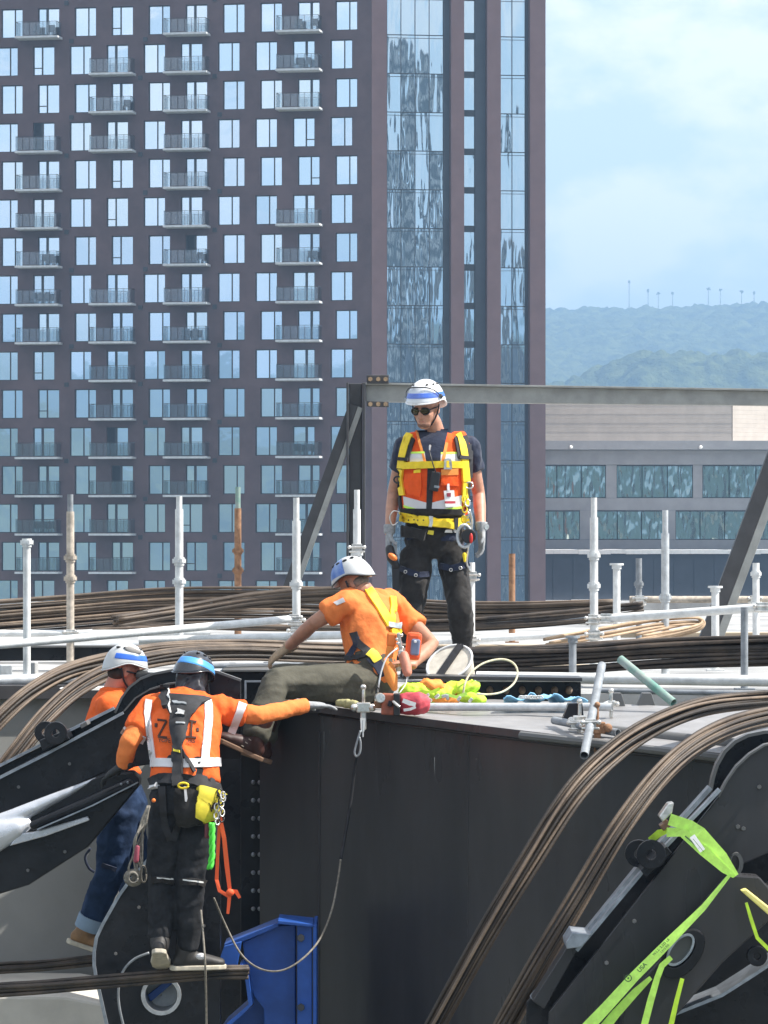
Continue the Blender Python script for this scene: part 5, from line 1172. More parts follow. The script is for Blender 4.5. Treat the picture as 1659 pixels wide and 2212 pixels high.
# watch, tools and gear
wq = JS['wrR'].lerp(JS['elR'], 0.10); ax = (JS['elR']-JS['wrR']).normalized()
obj('watch', MB().loft([wq-ax*0.012, wq+ax*0.012], [0.043,0.043], seg=16, cap=0), blackm, ws, smooth=True); obj('watch_face', MB().loft([wq+Vector((0.03,-0.032,0)), wq+Vector((0.036,-0.042,0))], [0.020,0.019], seg=16, cap=0), chrome, ws)
gc = P(1006, 1158, 25.2)
obj('wire_coil', MB().tube([gc+Vector((0.045*math.cos(a*0.4)-0.01, 0.01*math.sin(a), 0.075*math.sin(a*0.4))) for a in range(17)], 0.011, 8), galv, ws, smooth='all')
obj('belt_reel', MB().loft([gc+Vector((0.02,-0.02,0)), gc+Vector((0.02,0.03,0))], [0.048,0.05], seg=16, cap=0), blackm, ws, bevel=0.006); obj('reel_button', MB().ell(gc+Vector((0.035,-0.03,-0.015)), (Vector((0.012,0,0)), Vector((0,0.01,0)), Vector((0,0,0.035))), 10, 6), mat('red_plastic', (0.6,0.03,0.02), 0.4), ws, smooth='all')
for i, (x, y) in enumerate(((1003,1078),(1010,1086),(1004,1100),(1008,1112),(1002,1122),(1012,1135))):
    c = P(x, y, 25.22); obj('carabiner', MB().tube([c+Vector((0.016*math.cos(a*0.7+i), 0.006*math.sin(a), 0.024*math.sin(a*0.7+i))) for a in range(10)], 0.005, 6), yelw if i % 2 == 0 else chrome, ws, smooth='all')
obj('tool_lanyard', MB().tube(catmull([P(1014,1100,25.2), P(1020,1130,25.22), P(1012,1180,25.24), P(1008,1215,25.28), P(1016,1235,25.3)], 5), 0.007, 6), chrome, ws, smooth='all')
obj('lanyard_hook', MB().loft([P(1003,1198,25.24), P(1004,1212,25.24)], [0.014,0.008], seg=8), yelw, ws, smooth='all'); obj('lanyard_loop', MB().tube(catmull([P(860,1128,25.30), P(848,1134,25.30), P(842,1118,25.30), P(850,1104,25.30), P(864,1106,25.30)], 5), 0.004, 6), chrome, ws, smooth='all')
hm_ = thing('hand_tool', P(855, 1279, 25.3), 'black cutting tool with orange grip held in the standing worker\'s gloved hand', 'tool')
obj('grip', MB().loft([P(842,1186,25.3), P(846,1206,25.28), P(856,1222,25.28)], [0.030,0.034,0.024], seg=12), blackm, hm_, smooth=True); obj('grip_inlay', MB().ell(P(848,1203,25.22), (Vector((0.030,0,-0.02)), Vector((0,0.02,0)), Vector((0.01,0,0.018))), 10, 6), orangep, hm_, smooth='all')
obj('blade_sheath', MB().prism([P(846,1218,25.27), P(864,1218,25.27), P(862,1276,25.27), P(855,1282,25.27), P(848,1276,25.27)], (0,0.03,0)), blackm, hm_, bevel=0.006)
obj('sheath_strap', MB().box(P(853,1196,25.4), (0.03,0.02,0.16)), galv, hm_)

# ------------------------------------------------------------------ seated worker
wt = thing('person', P(800, 1524, 21.4), 'person in orange t-shirt and olive trousers sitting on the girder, reaching left', 'person')
JT = PJ(21.3, head=(766,1262,21.44), neck=(793,1290,21.52), chest=(800,1350,21.44), waist=(802,1420,21.38), pelvis=(800,1474,21.36), shL=(745,1304,21.32), shR=(846,1302,21.70),
        elL=(678,1346,21.32), wrL=(620,1400,21.50), elR=(934,1392,21.50), wrR=(888,1436,21.22), hipL=(790,1480,21.26), hipR=(806,1474,21.52), knL=(596,1476,20.98), knR=(602,1470,21.35), anL=(552,1592,20.78), anR=(566,1600,21.2))
JT['hf'] = Vector((-0.70,0.30,-0.64))
T2 = build(wt, JT, dict(k=1.0, hk=0.88, skin=skin2, shirt=shirtf, trousers=khaki, sleeve=0.60, ease=0.024, seed=1.9, sax=(-0.5,0,1), swr=0.009,
    handL=((-0.75,0.3,-0.55), (0.2,0.4,-0.9), 1, 0.7), handR=((-0.8,-0.3,0.1), (0,0,-1), 1, 0.7), gloveL=glovet, bareR=True,
    bootL=((-0.9,-0.15,-0.5), (0.42,0.05,0.9), bootr, soleb), bootR=((-0.9,-0.15,-0.4), (0.3,0.05,0.9), bootr, soleb), twr=0.008, leg_ease=0.026))
TS = [T2['shirt']]; TA = [T2['shirt'], T2['trousers'], T2['body']]
strap('back_strap', [(791,1268),(806,1290),(822,1316),(836,1340),(842,1352)], (16,17), TS, yelw, wt, 0.008, 0.006, 3); strap('back_strap', [(846,1290),(848,1310),(846,1330),(844,1352)], (11,12), TS, yelw, wt, 0.008, 0.006, 3)
strap('back_plate', [(834,1350),(866,1352)], 12, TS, chrome, wt, 0.014, 0.008, 3); strap('back_strap', [(850,1356),(856,1372)], 20, TS, yelw, wt, 0.010, 0.006, 3)
strap('side_strap', [(764,1366),(770,1385),(790,1404),(808,1420)], 16, TA, blackw, wt, 0.008, 0.005, 3); strap('side_strap', [(772,1375),(768,1395),(756,1418)], 10, TA, navyf, wt, 0.008, 0.005, 2); strap('hip_strap', [(748,1422),(775,1420),(800,1410)], 9, TA, blackw, wt, 0.010, 0.005, 2)
strap('hip_pad', [(798,1408),(814,1428)], 18, TA, yelp, wt, 0.014, 0.006, 3); strap('hip_strap', [(800,1420),(818,1440),(828,1460)], 20, TA, navyf, wt, 0.010, 0.006, 3)
patch('sleeve_print', [(720,1302),(728,1308)], [(742,1292),(746,1300)], TS, reflt, wt, 0.004, 0.002, cols=4, rows=4)
hl2, pt2 = helmet(wt, JT['head'], JT['hf'], helg, mat('faded_blue_decal', (0.07,0.16,0.48), 0.4, col2=(0.22,0.32,0.55), vscale=14), band=(24,80,22,96), k=0.85, dmat=blackm, tilt=16)
f, u, l = [q*0.88 for q in up_of(JT['hf'])]; o = JT['head']
obj('headband', MB().tube([o-f*0.100+u*0.0+l*x for x in (-0.05,)]+[o-f*0.112-u*0.012, o-f*0.100+l*0.05], 0.016, 8), blackm, hl2, smooth='all'); obj('adjuster_knob', MB().loft([o-f*0.118-u*0.012, o-f*0.136-u*0.012], [0.024,0.022], seg=12, cap=0), tubew, hl2)
obj('hair', MB().ell(o-u*0.012-f*0.030, (l*0.077, f*0.072, u*0.050), 16, 10), mat('grey_hair', (0.16,0.14,0.12), 0.8, var=0.3, vscale=80), wt, smooth='all')
for s_ in (-1, 1): obj('chin_strap', MB().tube(catmull([o+u*0.03+l*s_*0.098, o-u*0.03+l*s_*0.086+f*0.02, o-u*0.11+l*s_*0.04+f*0.05], 5), 0.006, 6), blackw, wt, smooth='all')
for i in range(6):
    h_ = cast(540-i*8, 1598+i*6.5, [BOOTS[2]], 0)
    if h_: obj('lace', MB().box(h_[0]+h_[1]*0.003, (0.016,0.006,0.005), Matrix.Rotation(R(35),3,'Y')), tubeb, wt)
# gear hanging at the seated worker's back
def cb_box(name, px, py, D, sx, sy, sz, m, parent, rot=0, bev=0.012): return obj(name, MB().box(P(px, py, D), (sx, sy, sz), Matrix.Rotation(R(rot), 3, 'Y')), m, parent, bevel=bev)
gear = thing('tool_pouch', P(850, 1440, 21.0), 'orange tool holsters and lanyards clipped to the seated worker\'s back', 'pouch')
cb_box('holster', 846, 1382, 21.08, 0.055, 0.05, 0.078, orangep, gear, 4); cb_box('holster_base', 842, 1408, 21.08, 0.045, 0.05, 0.07, orangef, gear, 10)
obj('gaiter_pouch', MB().loft([P(838,1440,21.05), P(846,1464,21.0), P(852,1486,20.98)], [(0.036,0.03),(0.040,0.034),(0.020,0.018)], seg=12), orangef, gear, smooth='all')
obj('drill_grip', MB().loft([P(872,1416,21.02), P(877,1436,21.0), P(880,1452,20.98)], [0.028,0.030,0.026], seg=12), mat('salmon_grip', (0.50,0.20,0.13), 0.6, var=0.15, vscale=30), gear, smooth='all'); obj('drill_tip', MB().loft([P(880,1452,20.98), P(880,1466,20.98)], [0.018,0.006], seg=8), tubed, gear, smooth='all')
cb_box('spanner', 864, 1392, 21.05, 0.022, 0.02, 0.13, chrome, gear, -8, 0.006); cb_box('hook_block', 868, 1410, 21.02, 0.03, 0.03, 0.03, chrome, gear, 20, 0.006)
obj('lanyard_wire', MB().tube(catmull([P(858,1400,21.02), P(836,1420,20.98), P(824,1450,20.95), P(818,1480,20.93), P(816,1495,20.95)], 5), 0.005, 6), galv, gear, smooth='all'); obj('lanyard_wire', MB().tube(catmull([P(880,1458,20.98), P(876,1478,20.95), P(862,1498,20.9)], 5), 0.003, 6), tubew, gear, smooth='all')
obj('clip', MB().tube([P(816+4*math.cos(a*.7), 1494+9*math.sin(a*.7), 20.93) for a in range(10)], 0.004, 6), blackm, gear)
for i in range(7): obj('clip', MB().ball(P(860+random.uniform(-3,12), 1372+i*9, 21.03), 0.010, 8, 5), chrome, gear, smooth='all')
gd = thing('gas_detector', P(895, 1420, 21.05), 'small red gas detector with blue-grey screen clipped at the seated worker\'s hip', 'detector')
cb_box('case', 893, 1396, 21.08, 0.085, 0.06, 0.155, mat('red_detector', (0.75,0.10,0.02), 0.4), gd, 6, 0.02); cb_box('screen', 897, 1398, 21.045, 0.05, 0.02, 0.09, mat('detector_screen', (0.16,0.20,0.30), 0.3), gd, 6, 0.01); cb_box('button', 897, 1386, 21.03, 0.014, 0.01, 0.014, whitep, gd, 6, 0.003)

# ------------------------------------------------------------------ rear-view worker
wb_ = thing('person', P(390, 2095, 20.0), 'person seen from behind in orange hi-vis shirt and black helmet, arm stretched right', 'person')
JB = PJ(20.0, head=(416,1470,20.40), neck=(412,1505,20.34), chest=(401,1572,20.18), waist=(401,1650,20.04), pelvis=(398,1728,19.98), shL=(324,1530,20.26), shR=(466,1530,20.30),
        elL=(278,1606,20.12), wrL=(266,1654,20.18), elR=(556,1546,20.34), wrR=(660,1524,20.62), hipL=(366,1748,20.0), hipR=(430,1748,20.0), knL=(352,1900,20.02), knR=(412,1902,19.98), anL=(346,2026,19.96), anR=(404,2050,20.02))
JB['hf'] = Vector((0.46,0.74,-0.49))
T3 = build(wb_, JB, dict(k=0.96, hk=0.90, skin=skin2, shirt=shirth, trousers=greyf, sleeve=0.66, ease=0.024, seed=3.1, sax=(0,0,1), swr=0.009, long=shirtf, hem=0.5,
    handL=((-0.7,0.3,-0.45), (0.1,0.2,-1), 1, 0.5), handR=((0.9,0.45,-0.02), (0,0,-1), -1, 0.25), gloveL=gloveb, gloveR=gloveg, twr=0.007, leg_ease=0.022,
    bootL=((0,0.92,-0.40), (0,0.40,0.92), bootd, solew), bootR=((1,0.25,-0.1), (0,0,1), bootd, solew)))
BS = [T3['shirt']]; BA = [T3['shirt'], T3['trousers']]
strap('vertical_tape', [(322,1512),(318,1540),(322,1580),(330,1640)], 14, BS, reflt, wb_, 0.004, 0.003, 3); strap('vertical_tape', [(449,1512),(450,1550),(446,1600),(442,1640)], 16, BS, reflt, wb_, 0.004, 0.003, 3)
strap('waist_tape', [(324,1647),(360,1648),(400,1649),(440,1648),(478,1646)], 19, BS, reflt, wb_, 0.005, 0.003, 3)
strap('sleeve_tape', [(264,1576),(286,1590),(312,1600)], 18, BS, reflt, wb_, 0.005, 0.003, 3); strap('sleeve_tape', [(524,1520),(514,1548),(500,1584)], 17, BS, reflt, wb_, 0.005, 0.003, 3)
patch('back_harness', [(351,1500),(360,1520),(369,1550),(372,1590),(376,1620)], [(452,1512),(430,1528),(412,1550),(398,1592),(392,1620)], BS, blackw, wb_, 0.010, 0.012, cols=6)
strap('back_strap', [(384,1615),(386,1650),(384,1700)], 22, BA, blackw, wb_, 0.016, 0.010, 3); strap('back_strap', [(356,1478),(356,1500),(362,1530)], 20, BS, blackw, wb_, 0.012, 0.012, 3); strap('strap_trim', [(366,1494),(369,1520),(371,1545)], 2.5, BS, whitep, wb_, 0.026, 0.002, 1)
strap('back_label', [(377,1524),(404,1527)], 4, BS, tubed, wb_, 0.026, 0.003, 3); strap('back_d_ring', [(383,1543),(400,1546)], 9, BS, chrome, wb_, 0.026, 0.008, 3); strap('strap_stitch', [(384,1567),(396,1568)], 3, BS, tubed, wb_, 0.026, 0.003, 2); strap('strap_keeper', [(376,1625),(393,1626)], 4, BS, yelp, wb_, 0.03, 0.003, 2)
strap('side_strap', [(394,1620),(406,1645),(418,1668)], 5, BS, blackw, wb_, 0.010, 0.005, 2)
inkm = mat('black_ink', (0.05,0.02,0.012), 0.8)
for path in ([(341,1555),(360,1557)], [(360,1558),(343,1591)], [(342,1592),(361,1594)], [(402,1557),(424,1560)], [(414,1560),(413,1591)], [(402,1592),(424,1594)], [(366,1556),(378,1556)], [(378,1558),(372,1592)]): strap('printed_letter', path, 4.0, BS, inkm, wb_, 0.004, 0.002, 1)
for (x, y) in ((338,1567), (427,1577)): strap('printed_diamond', [(x,y-4),(x,y+4)], 5, BS, inkm, wb_, 0.004, 0.002, 1)
text_on('TOPE', 357, 1602, 10.5, 0, BS, inkm, wb_, 0.012, bold=0.03); text_on('LERS', 411, 1603, 10.5, 0, BS, inkm, wb_, 0.012, bold=0.03)
hl3, pt3 = helmet(wb_, JB['head'], JB['hf'], helb, bandl, band=(62,82,-200,20), k=0.85); hl3.name = 'helmet'
f, u, l = [q*0.86 for q in up_of(JB['hf'])]; o = JB['head']
b = MB(); b.loft([JB['neck']+Vector((0,0,-0.01)), JB['neck'].lerp(o, 0.5)-f*0.01, o-u*0.03-f*0.01], [0.074,0.072,0.076], seg=18, cap=0.3); b.ell(o+u*0.01-f*0.008, (l*0.092, f*0.108, u*0.10), 18, 12); obj('neck_gaiter', wrinkle(meshed(b, 0.007, 1), 0.011, 15, (0.5,0,1), 2.0), mat('black_satin', (0.02,0.02,0.026), 0.35, var=0.3, vscale=30), wb_, smooth='all')
b = MB(); b.loft([JB['neck']-Vector((0,0,0.04)), JB['neck']+Vector((0,0,0.02))], [0.098,0.084], seg=18, cap=0.2); obj('collar', wrinkle(meshed(b, 0.008, 2), 0.007, 24, (1,0,0), 1.0), shirth, wb_, smooth='all')
obj('helmet_lamp', MB().ball(pt3(R(70), R(95), 1.03), 0.013), yelw, hl3, smooth='all')
# waist harness
strap('waist_belt', [(324,1692),(350,1684),(390,1682),(430,1688),(474,1702)], 22, BA, blackw, wb_, 0.012, 0.010, 3); strap('belt_loop', [(352,1700),(356,1780),(368,1815)], 14, [T3['trousers']], blackw, wb_, 0.008, 0.006, 2); strap('belt_loop', [(392,1700),(388,1770),(372,1815)], 14, [T3['trousers']], blackw, wb_, 0.008, 0.006, 2)
patch('hip_bag', [(380,1708),(384,1760),(400,1782)], [(462,1714),(452,1770),(440,1784)], [T3['trousers']], blackf, wb_, 0.03, 0.03, cols=6); patch('yellow_panel', [(423,1702),(417,1756)], [(468,1714),(453,1762)], [T3['trousers']], yelp, wb_, 0.07, 0.006, cols=4)
patch('label_patch', [(334,1696),(330,1706)], [(348,1694),(344,1704)], BA, reflt, wb_, 0.03, 0.003, cols=2, rows=3); patch('label_patch', [(398,1708),(399,1728)], [(404,1708),(404,1728)], BA, reflt, wb_, 0.065, 0.003, cols=1, rows=3)
strap('panel_print', [(434,1732),(440,1746)], 3, [T3['trousers']], inkm, wb_, 0.078, 0.002, 1); strap('panel_print', [(440,1742),(446,1730)], 3, [T3['trousers']], inkm, wb_, 0.078, 0.002, 1); strap('panel_print', [(446,1716),(458,1722)], 3, [T3['trousers']], inkm, wb_, 0.078, 0.002, 1)
c = P(396, 1697, 19.78); obj('gear_ring', MB().tube([c+Vector((0.026*math.cos(a*.524), 0, 0.014*math.sin(a*.524))) for a in range(13)], 0.006, 6), yelw, wb_, smooth='all'); obj('orange_clip', MB().ball(P(332,1729,19.85), 0.011), orangep, wb_)
for path in ([(328,1902),(350,1899),(378,1906)], [(392,1905),(415,1903),(440,1908)]): strap('knee_band', path, 14, [T3['trousers']], blackf, wb_, 0.010, 0.008, 3)
strap('knee_tape', [(342,1896),(372,1898)], 3, [T3['trousers']], whitep, wb_, 0.016, 0.003, 2); strap('knee_tape', [(398,1900),(436,1905)], 3, [T3['trousers']], whitep, wb_, 0.016, 0.003, 2)
obj('shoe_stripe', MB().ell(P(434,2066,19.92), (Vector((0.026,0,0)), Vector((0,0.02,0)), Vector((0,0,0.018))), 8, 6), reflt, wb_)
# things hanging from the rear-view worker's belt
rc = thing('rope_coil', P(300, 1900, 19.85), 'grey rope coil hanging at the rear-view worker\'s left hip', 'rope'); random.seed(5)
for i in range(7):
    x0 = 322+random.uniform(-4,4); obj('strand', MB().tube(catmull([P(x0,1740,19.84), P(x0-12+random.uniform(-6,6),1780,19.83), P(300+random.uniform(-9,9),1812,19.82+random.uniform(-.03,.03)), P(296+random.uniform(-10,12),1845,19.82), P(292+random.uniform(-14,16),1880,19.82), P(288+random.uniform(-10,14),1905,19.82)], 5), 0.006, 6), cordm, rc, smooth='all')
for i in range(4): obj('loop', MB().tube([P(288+(10+3*i)*math.cos(a*.45+i), 1896+(11+2*i)*math.sin(a*.45+i), 19.80+0.01*i) for a in range(15)], 0.006, 6), cordm, rc, smooth='all')
for i in range(2): obj('loop', MB().tube([P(310+6*math.cos(a*.45+i), 1888+18*math.sin(a*.45+i), 19.80) for a in range(15)], 0.005, 6), cordm, rc, smooth='all')
obj('tape_wrap', MB().loft([P(297,1830,19.80), P(294,1858,19.80)], [0.012,0.015], seg=8), mat('dusky_tape', (0.30,0.06,0.09), 0.7), rc, smooth='all')
gr = mat('bright_green_rope', (0.10,0.72,0.07), 0.7, var=0.15, vscale=40)
g_ = thing('green_rope', P(458, 1880, 19.8), 'bright green braided rope hanging at the rear-view worker\'s right hip', 'rope')
for i in range(3):
    ph = i*2.1; obj('strand', MB().tube([P(458+4*math.sin(a*0.7+ph)+(0 if a < 12 else -(a-12)*1.2), 1778+a*6.2, 19.80+0.012*math.cos(a*0.7+ph)) for a in range(17)], 0.0085, 6), gr, g_, smooth='all')
og = mat('orange_webbing', (0.75,0.10,0.025), 0.7, var=0.1)
oi_ = thing('orange_sling', P(490, 1920, 19.85), 'orange webbing sling knotted and hanging right of the rear-view worker', 'sling')
web('webbing', [(474,1760,19.85),(484,1810,19.84),(490,1870,19.84),(496,1920,19.84)], [8,9,10,8], 19.8, og, oi_); web('webbing', [(474,1780,19.88),(470,1850,19.88),(468,1900,19.88),(474,1924,19.86),(494,1936,19.84)], [7,7,8,8,8], 19.8, og, oi_)
web('webbing', [(496,1930,19.84),(494,1955,19.84),(492,1974,19.84)], [8,7,6], 19.8, og, oi_); web('webbing', [(498,1926,19.83),(510,1926,19.83),(518,1940,19.83)], [10,9,6], 19.8, og, oi_); obj('knot', MB().ell(P(497,1928,19.82), (Vector((0.022,0,0)), Vector((0,0.018,0)), Vector((0,0,0.02))), 10, 7), og, oi_, smooth='all')
kr = thing('key_bunch', P(472, 1780, 19.85), 'bunch of shiny carabiners on the rear-view worker\'s right hip', 'carabiner'); random.seed(9)
for i in range(11):
    c = P(474+random.uniform(-9,10), 1712+i*6.2, 19.84+random.uniform(-.03,.02)); a0 = random.uniform(0,3)
    obj('clip', MB().tube([c+Vector((0.012*math.cos(a*.8+a0), 0.008*math.sin(a+a0), 0.020*math.sin(a*.8+a0))) for a in range(9)], 0.0045, 6), chrome if i % 3 else blackm, kr, smooth='all')
obj('grip_handle', MB().loft([P(446,1782,19.84), P(447,1806,19.84)], [0.010,0.013], seg=8), mat('maroon_handle', (0.16,0.04,0.05), 0.6), kr, smooth='all')

# ------------------------------------------------------------------ left worker, half hidden by the strut
wl_ = thing('person', P(215, 2060, 21.3), 'person in grey helmet and jeans half hidden behind the left black strut', 'person')
JL = PJ(21.35, head=(270,1452,21.35), neck=(246,1492,21.35), chest=(238,1570,21.35), waist=(245,1660,21.35), pelvis=(262,1742,21.35), shL=(238,1530,21.18), shR=(250,1524,21.52),
        elL=(236,1604,21.42), wrL=(300,1580,21.55), elR=(318,1560,21.62), wrR=(318,1462,21.30), hipL=(258,1752,21.25), hipR=(272,1752,21.45), knL=(238,1884,21.25), knR=(292,1884,21.45), anL=(189,2006,21.3), anR=(278,2030,21.6))
JL['hf'] = Vector((0.90,0.26,-0.24))
T4 = build(wl_, JL, dict(k=1.0, hk=0.88, skin=skin3, shirt=shirth, trousers=jean, sleeve=0.62, ease=0.024, seed=4.4, swr=0.006, hem=0.25,
    handL=((0.9,-0.1,-0.3), (0,0,-1), 1, 0.6), handR=((0.95,-0.25,0.05), (0.1,-0.3,-1), -1, 0.55), gloveL=gloveb, gloveR=gloveb, leg_ease=0.020,
    bootL=((0.9,0.1,-0.32), (0.32,0,0.95), boott, solew), bootR=((0.9,0.1,-0.3), (0.3,0,0.95), boott, solew)))
hl4, pt4 = helmet(wl_, JL['head'], JL['hf'], helg, bandb, band=(60,76,-140,10), k=0.85)
f, u, l = [q*0.88 for q in up_of(JL['hf'])]; o = JL['head']
obj('clear_panel', MB().ell(pt4(R(-75), R(46), 1.0), (f*0.058, l*0.012+u*0.01, u*0.022), 14, 8), mat('smoked_panel', (0.32,0.30,0.28), 0.3), hl4, smooth='all')
obj('hair', MB().ell(o-u*0.015-f*0.045, (l*0.080, f*0.066, u*0.058), 16, 10), hairm, wl_, smooth='all')
obj('safety_glasses', MB().ell(o+u*0.004+f*0.088, (l*0.066, f*0.020, u*0.020), 14, 8), lensm, wl_, smooth='all')
for s_ in (-1, 1): obj('chin_strap', MB().tube(catmull([o+u*0.02+l*s_*0.092-f*0.05, o-u*0.055+l*s_*0.074-f*0.01, o-u*0.105+l*s_*0.04+f*0.05], 5), 0.005, 6), blackw, wl_, smooth='all'); obj('glasses_temple', MB().tube([o+u*0.008+f*0.085+l*s_*0.062, o+u*0.006+l*s_*0.086-f*0.01], 0.005, 6), blackm, wl_, smooth='all')
b = MB(); b.loft([JL['neck']-Vector((0,0,0.05)), JL['neck']+Vector((0,0,0.01))], [0.094,0.078], seg=18, cap=0.2); obj('collar', wrinkle(meshed(b, 0.008, 2), 0.005, 24, (1,0,0), 1.0), shirth, wl_, smooth='all')
ax = (JL['knL']-JL['anL']).normalized(); obj('jean_cuff', MB().loft([JL['anL']-ax*0.0, JL['anL']+ax*0.075], [0.076,0.078], seg=18, cap=0), jeanl, wl_, smooth=True)
obj('harness_loop', MB().tube(catmull([P(196,1832,21.1), P(184,1852,21.1), P(192,1875,21.1), P(204,1884,21.1)], 5), 0.008, 6), navyf, wl_, smooth='all')
strap('leg_strap', [(222,1868),(250,1878)], 9, [T4['trousers']], navyf, wl_, 0.008, 0.005, 2)

# ------------------------------------------------------------------ gear lying on the flange
tb = thing('tool_bag', P(890, 1545, 20.65), 'red fabric tool bag with white stripe lying on the flange', 'bag')
b = MB(); b.loft([P(864,1520,20.72), P(880,1520,20.66), P(905,1520,20.64), P(918,1521,20.66)], [(0.052,0.05),(0.060,0.058),(0.062,0.058),(0.050,0.045)], seg=16, cap=0.4); obj('bag_body', wrinkle(meshed(b, 0.008, 2), 0.005, 18, None, 5.0), redp, tb, smooth='all')
web('white_stripe', [(870,1513,20.57),(885,1519,20.56),(898,1522,20.56)], [9,10,8], 20.5, whitep, tb); web('white_stripe', [(872,1534,20.58),(886,1532,20.57),(898,1527,20.57)], [6,6,6], 20.5, whitep, tb)
wn_ = thing('chain_winch', P(845, 1545, 20.6), 'small rusty-red lever winch with black block beside the red bag', 'winch')
cb_box('housing', 839, 1521, 20.66, 0.075, 0.08, 0.115, mat('rust_red_paint', (0.30,0.085,0.045), 0.55, var=0.3, vscale=20), wn_, 3, 0.008); cb_box('block', 857, 1522, 20.63, 0.035, 0.09, 0.12, blackm, wn_, 0, 0.006); cb_box('slot', 843, 1520, 20.61, 0.025, 0.02, 0.03, darkint, wn_, 20, 0.003); cb_box('shaft', 822, 1522, 20.68, 0.07, 0.04, 0.04, rustm, wn_, 0, 0.006); obj('dial', MB().loft([P(820,1508,20.66), P(822,1508,20.58)], [0.030,0.026], seg=14, cap=0), chrome, wn_, bevel=0.003)
obj('lever', MB().loft([P(850,1516,20.58), P(862,1526,20.56)], [0.008,0.008], seg=8), chrome, wn_)
obj('hose_end', wrinkle(meshed(MB().loft([P(732,1519,20.98), P(752,1520,20.92), P(770,1523,20.85)], [0.020,0.026,0.022], seg=12), 0.008, 1), 0.004, 30, None, 1.0), mat('olive_sleeve', (0.36,0.33,0.16), 0.75, var=0.2, vscale=30), label='short olive hose end beside the gloved hand on the flange', cat='hose', smooth='all')
random.seed(21)
lb = thing('lime_harness', P(960, 1514, 21.2), 'heap of lime and orange webbing gear on the flange behind the red bag', 'harness')
for i, (x, y, m_, a) in enumerate(((905,1492,limey,0.11),(925,1480,orangef,0.085),(918,1502,limey,0.09),(945,1497,limey,0.10),(955,1508,orangef,0.10),(968,1487,orangef,0.05),(985,1484,limey,0.07),(1004,1482,limey,0.08),(1015,1503,limey,0.085),(990,1500,orangep,0.03),(890,1506,limey,0.06),(1000,1496,limey,0.06))):
    D = 21.15+0.012*i; b = MB(); b.ell(P(x, y+2, D), (Vector((a,0.02,random.uniform(-.02,.02))), Vector((0,0.06,0)), Vector((random.uniform(-.02,.02),0,a*0.42))), 14, 10)
    obj('webbing_fold', wrinkle(meshed(b, 0.009, 1), 0.014, 13, None, i*1.3), m_, lb, smooth='all')
for i in range(8): obj('buckle', MB().box(P(900+random.uniform(0,120), 1508+random.uniform(-6,6), 21.0), (0.03,0.02,0.018), Matrix.Rotation(random.uniform(0,3),3,'Y')), chrome, lb, bevel=0.004)
for i, pth in enumerate(([(890,1500),(910,1494),(930,1496),(950,1488)], [(940,1508),(965,1500),(985,1506),(1008,1498)], [(905,1510),(930,1512),(960,1514)])): web('webbing', [(x, y, 21.02+0.01*i) for x, y in pth], 7, 21.0, (limey, lime, orangef)[i], lb)
rope('cord_loop', [(1000,1505,21.1),(1004,1478,21.1),(1018,1452,21.15),(1046,1432,21.2),(1082,1424,21.25),(1108,1432,21.25),(1118,1452,21.22),(1110,1476,21.18),(1086,1494,21.12),(1058,1500,21.08),(1030,1499,21.05)], 0.0058, cordb, 'beige cord springing up in a round loop beside the lime gear', per=7)
bk_ = thing('canvas_bucket', P(985, 1478, 22.2), 'off-white canvas tool bucket lying on its side behind the lime gear', 'bucket')
n = 26; ax = Vector((-0.35,-0.62,0.70)).normalized(); c0 = P(975, 1440, 22.35)
q1 = ax.orthogonal().normalized(); q2 = ax.cross(q1); canv = mat('canvas', (0.58,0.54,0.46), 0.85, var=0.15, vscale=14)
def cir(c, r): return [c+q1*r*math.cos(6.2832*k/n)+q2*r*math.sin(6.2832*k/n) for k in range(n)]
obj('bucket_body', MB().ring(cir(c0-ax*0.12, 0.10), cir(c0-ax*0.12, 0.09), ax*0.02), canv, bk_)
vs = cir(c0-ax*0.12, 0.105)+cir(c0+ax*0.02, 0.140); obj('bucket_side', MB().add(vs, [(k, (k+1)%n, n+(k+1)%n, n+k) for k in range(n)]), canv, bk_, smooth='all'); obj('bucket_base', MB().prism(cir(c0+ax*0.02, 0.139), ax*0.012), canv, bk_)
obj('bucket_rim', MB().tube(cir(c0+ax*0.034, 0.140)+[cir(c0+ax*0.034, 0.140)[0]], 0.008, 6), tubew, bk_, smooth='all')
obj('bucket_strap', MB().prism([c0+ax*0.034+q1*x+q2*y for x, y in ((-0.14,-0.02),(0.14,-0.02),(0.14,0.025),(-0.14,0.025))], ax*0.012), blackw, bk_)
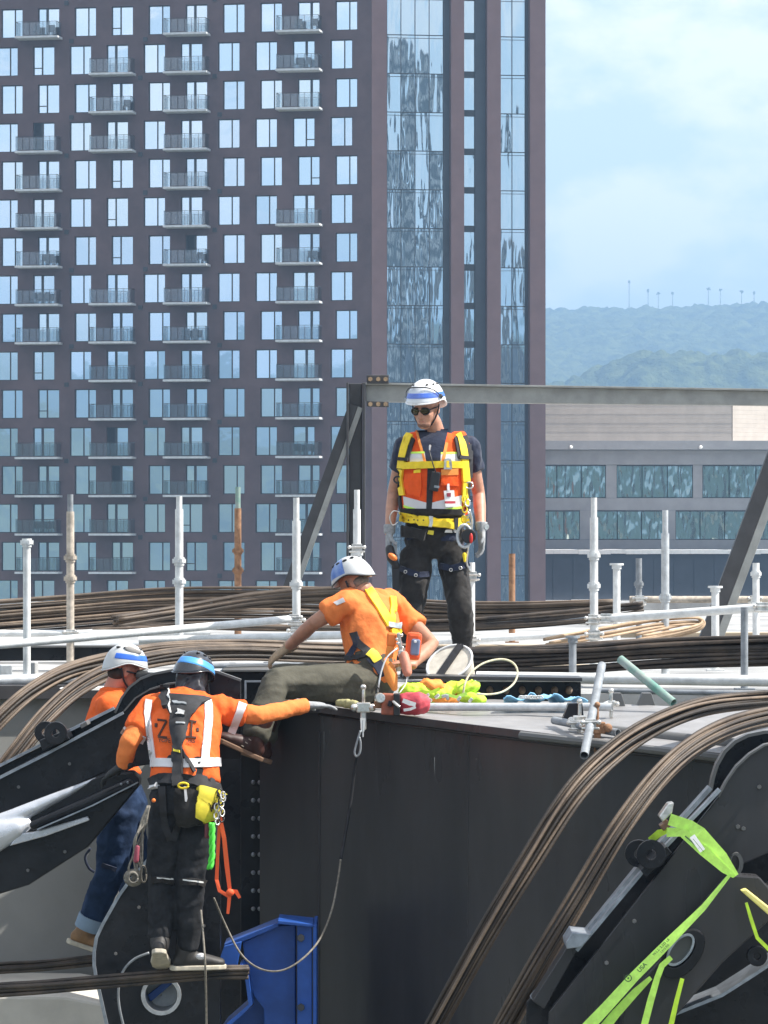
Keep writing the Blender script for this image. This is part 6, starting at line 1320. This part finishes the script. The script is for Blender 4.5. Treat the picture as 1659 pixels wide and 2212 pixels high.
bs = MB(); n1, n2 = 26, 5; random.seed(2)
for i in range(n1):
    for j in range(n2):
        x = 1088+i*(182/(n1-1)); D = 20.95+j*0.06; hgt = 0.018+0.016*noise.noise(Vector((i*0.45, j*0.9, 3)))+0.012*math.sin(i*0.9+j)
        base = 1518+2*j*0.2; wv = 0.4+0.6*math.sin(math.pi*min(1, (i+2)/(n1+1)))
        p = P(x, base, D); p.z += hgt*wv*1.7-j*0.004; bs.v.append(p)
for i in range(n1-1):
    for j in range(n2-1): a = i*n2+j; bs.f.append((a, a+1, a+n2+1, a+n2))
so = obj('blue_rag', bs, bluec, label='crumpled light blue plastic rag on the long bright tube', cat='rag', smooth='all'); s_ = so.modifiers.new('t', 'SOLIDIFY'); s_.thickness = 0.006
bd_ = thing('link_pile', P(1148, 1512, 21.0), 'small pile of pale metal links beside the blue rag', 'chain')
for i in range(9): obj('link', MB().tube([P(1125+i*5.5+4*math.cos(a*.8), 1506+3*math.sin(a*.8)+random.uniform(-1,1), 20.9) for a in range(9)], 0.004, 6), tubew, bd_, smooth='all')

# sun glare on the slotted strut, modelled as a pale shape
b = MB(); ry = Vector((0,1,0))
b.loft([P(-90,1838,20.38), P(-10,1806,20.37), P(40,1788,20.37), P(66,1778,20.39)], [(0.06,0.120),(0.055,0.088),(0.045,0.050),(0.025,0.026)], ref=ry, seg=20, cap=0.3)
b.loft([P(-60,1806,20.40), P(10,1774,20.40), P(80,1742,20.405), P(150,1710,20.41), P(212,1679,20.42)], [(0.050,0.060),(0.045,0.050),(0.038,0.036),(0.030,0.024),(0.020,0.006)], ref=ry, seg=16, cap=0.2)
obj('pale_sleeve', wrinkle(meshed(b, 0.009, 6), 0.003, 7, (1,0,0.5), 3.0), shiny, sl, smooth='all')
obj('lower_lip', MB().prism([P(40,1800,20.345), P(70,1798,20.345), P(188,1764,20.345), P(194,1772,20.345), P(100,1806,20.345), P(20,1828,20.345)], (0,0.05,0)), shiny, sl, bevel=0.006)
bpy.data.scenes.remove(WORK)
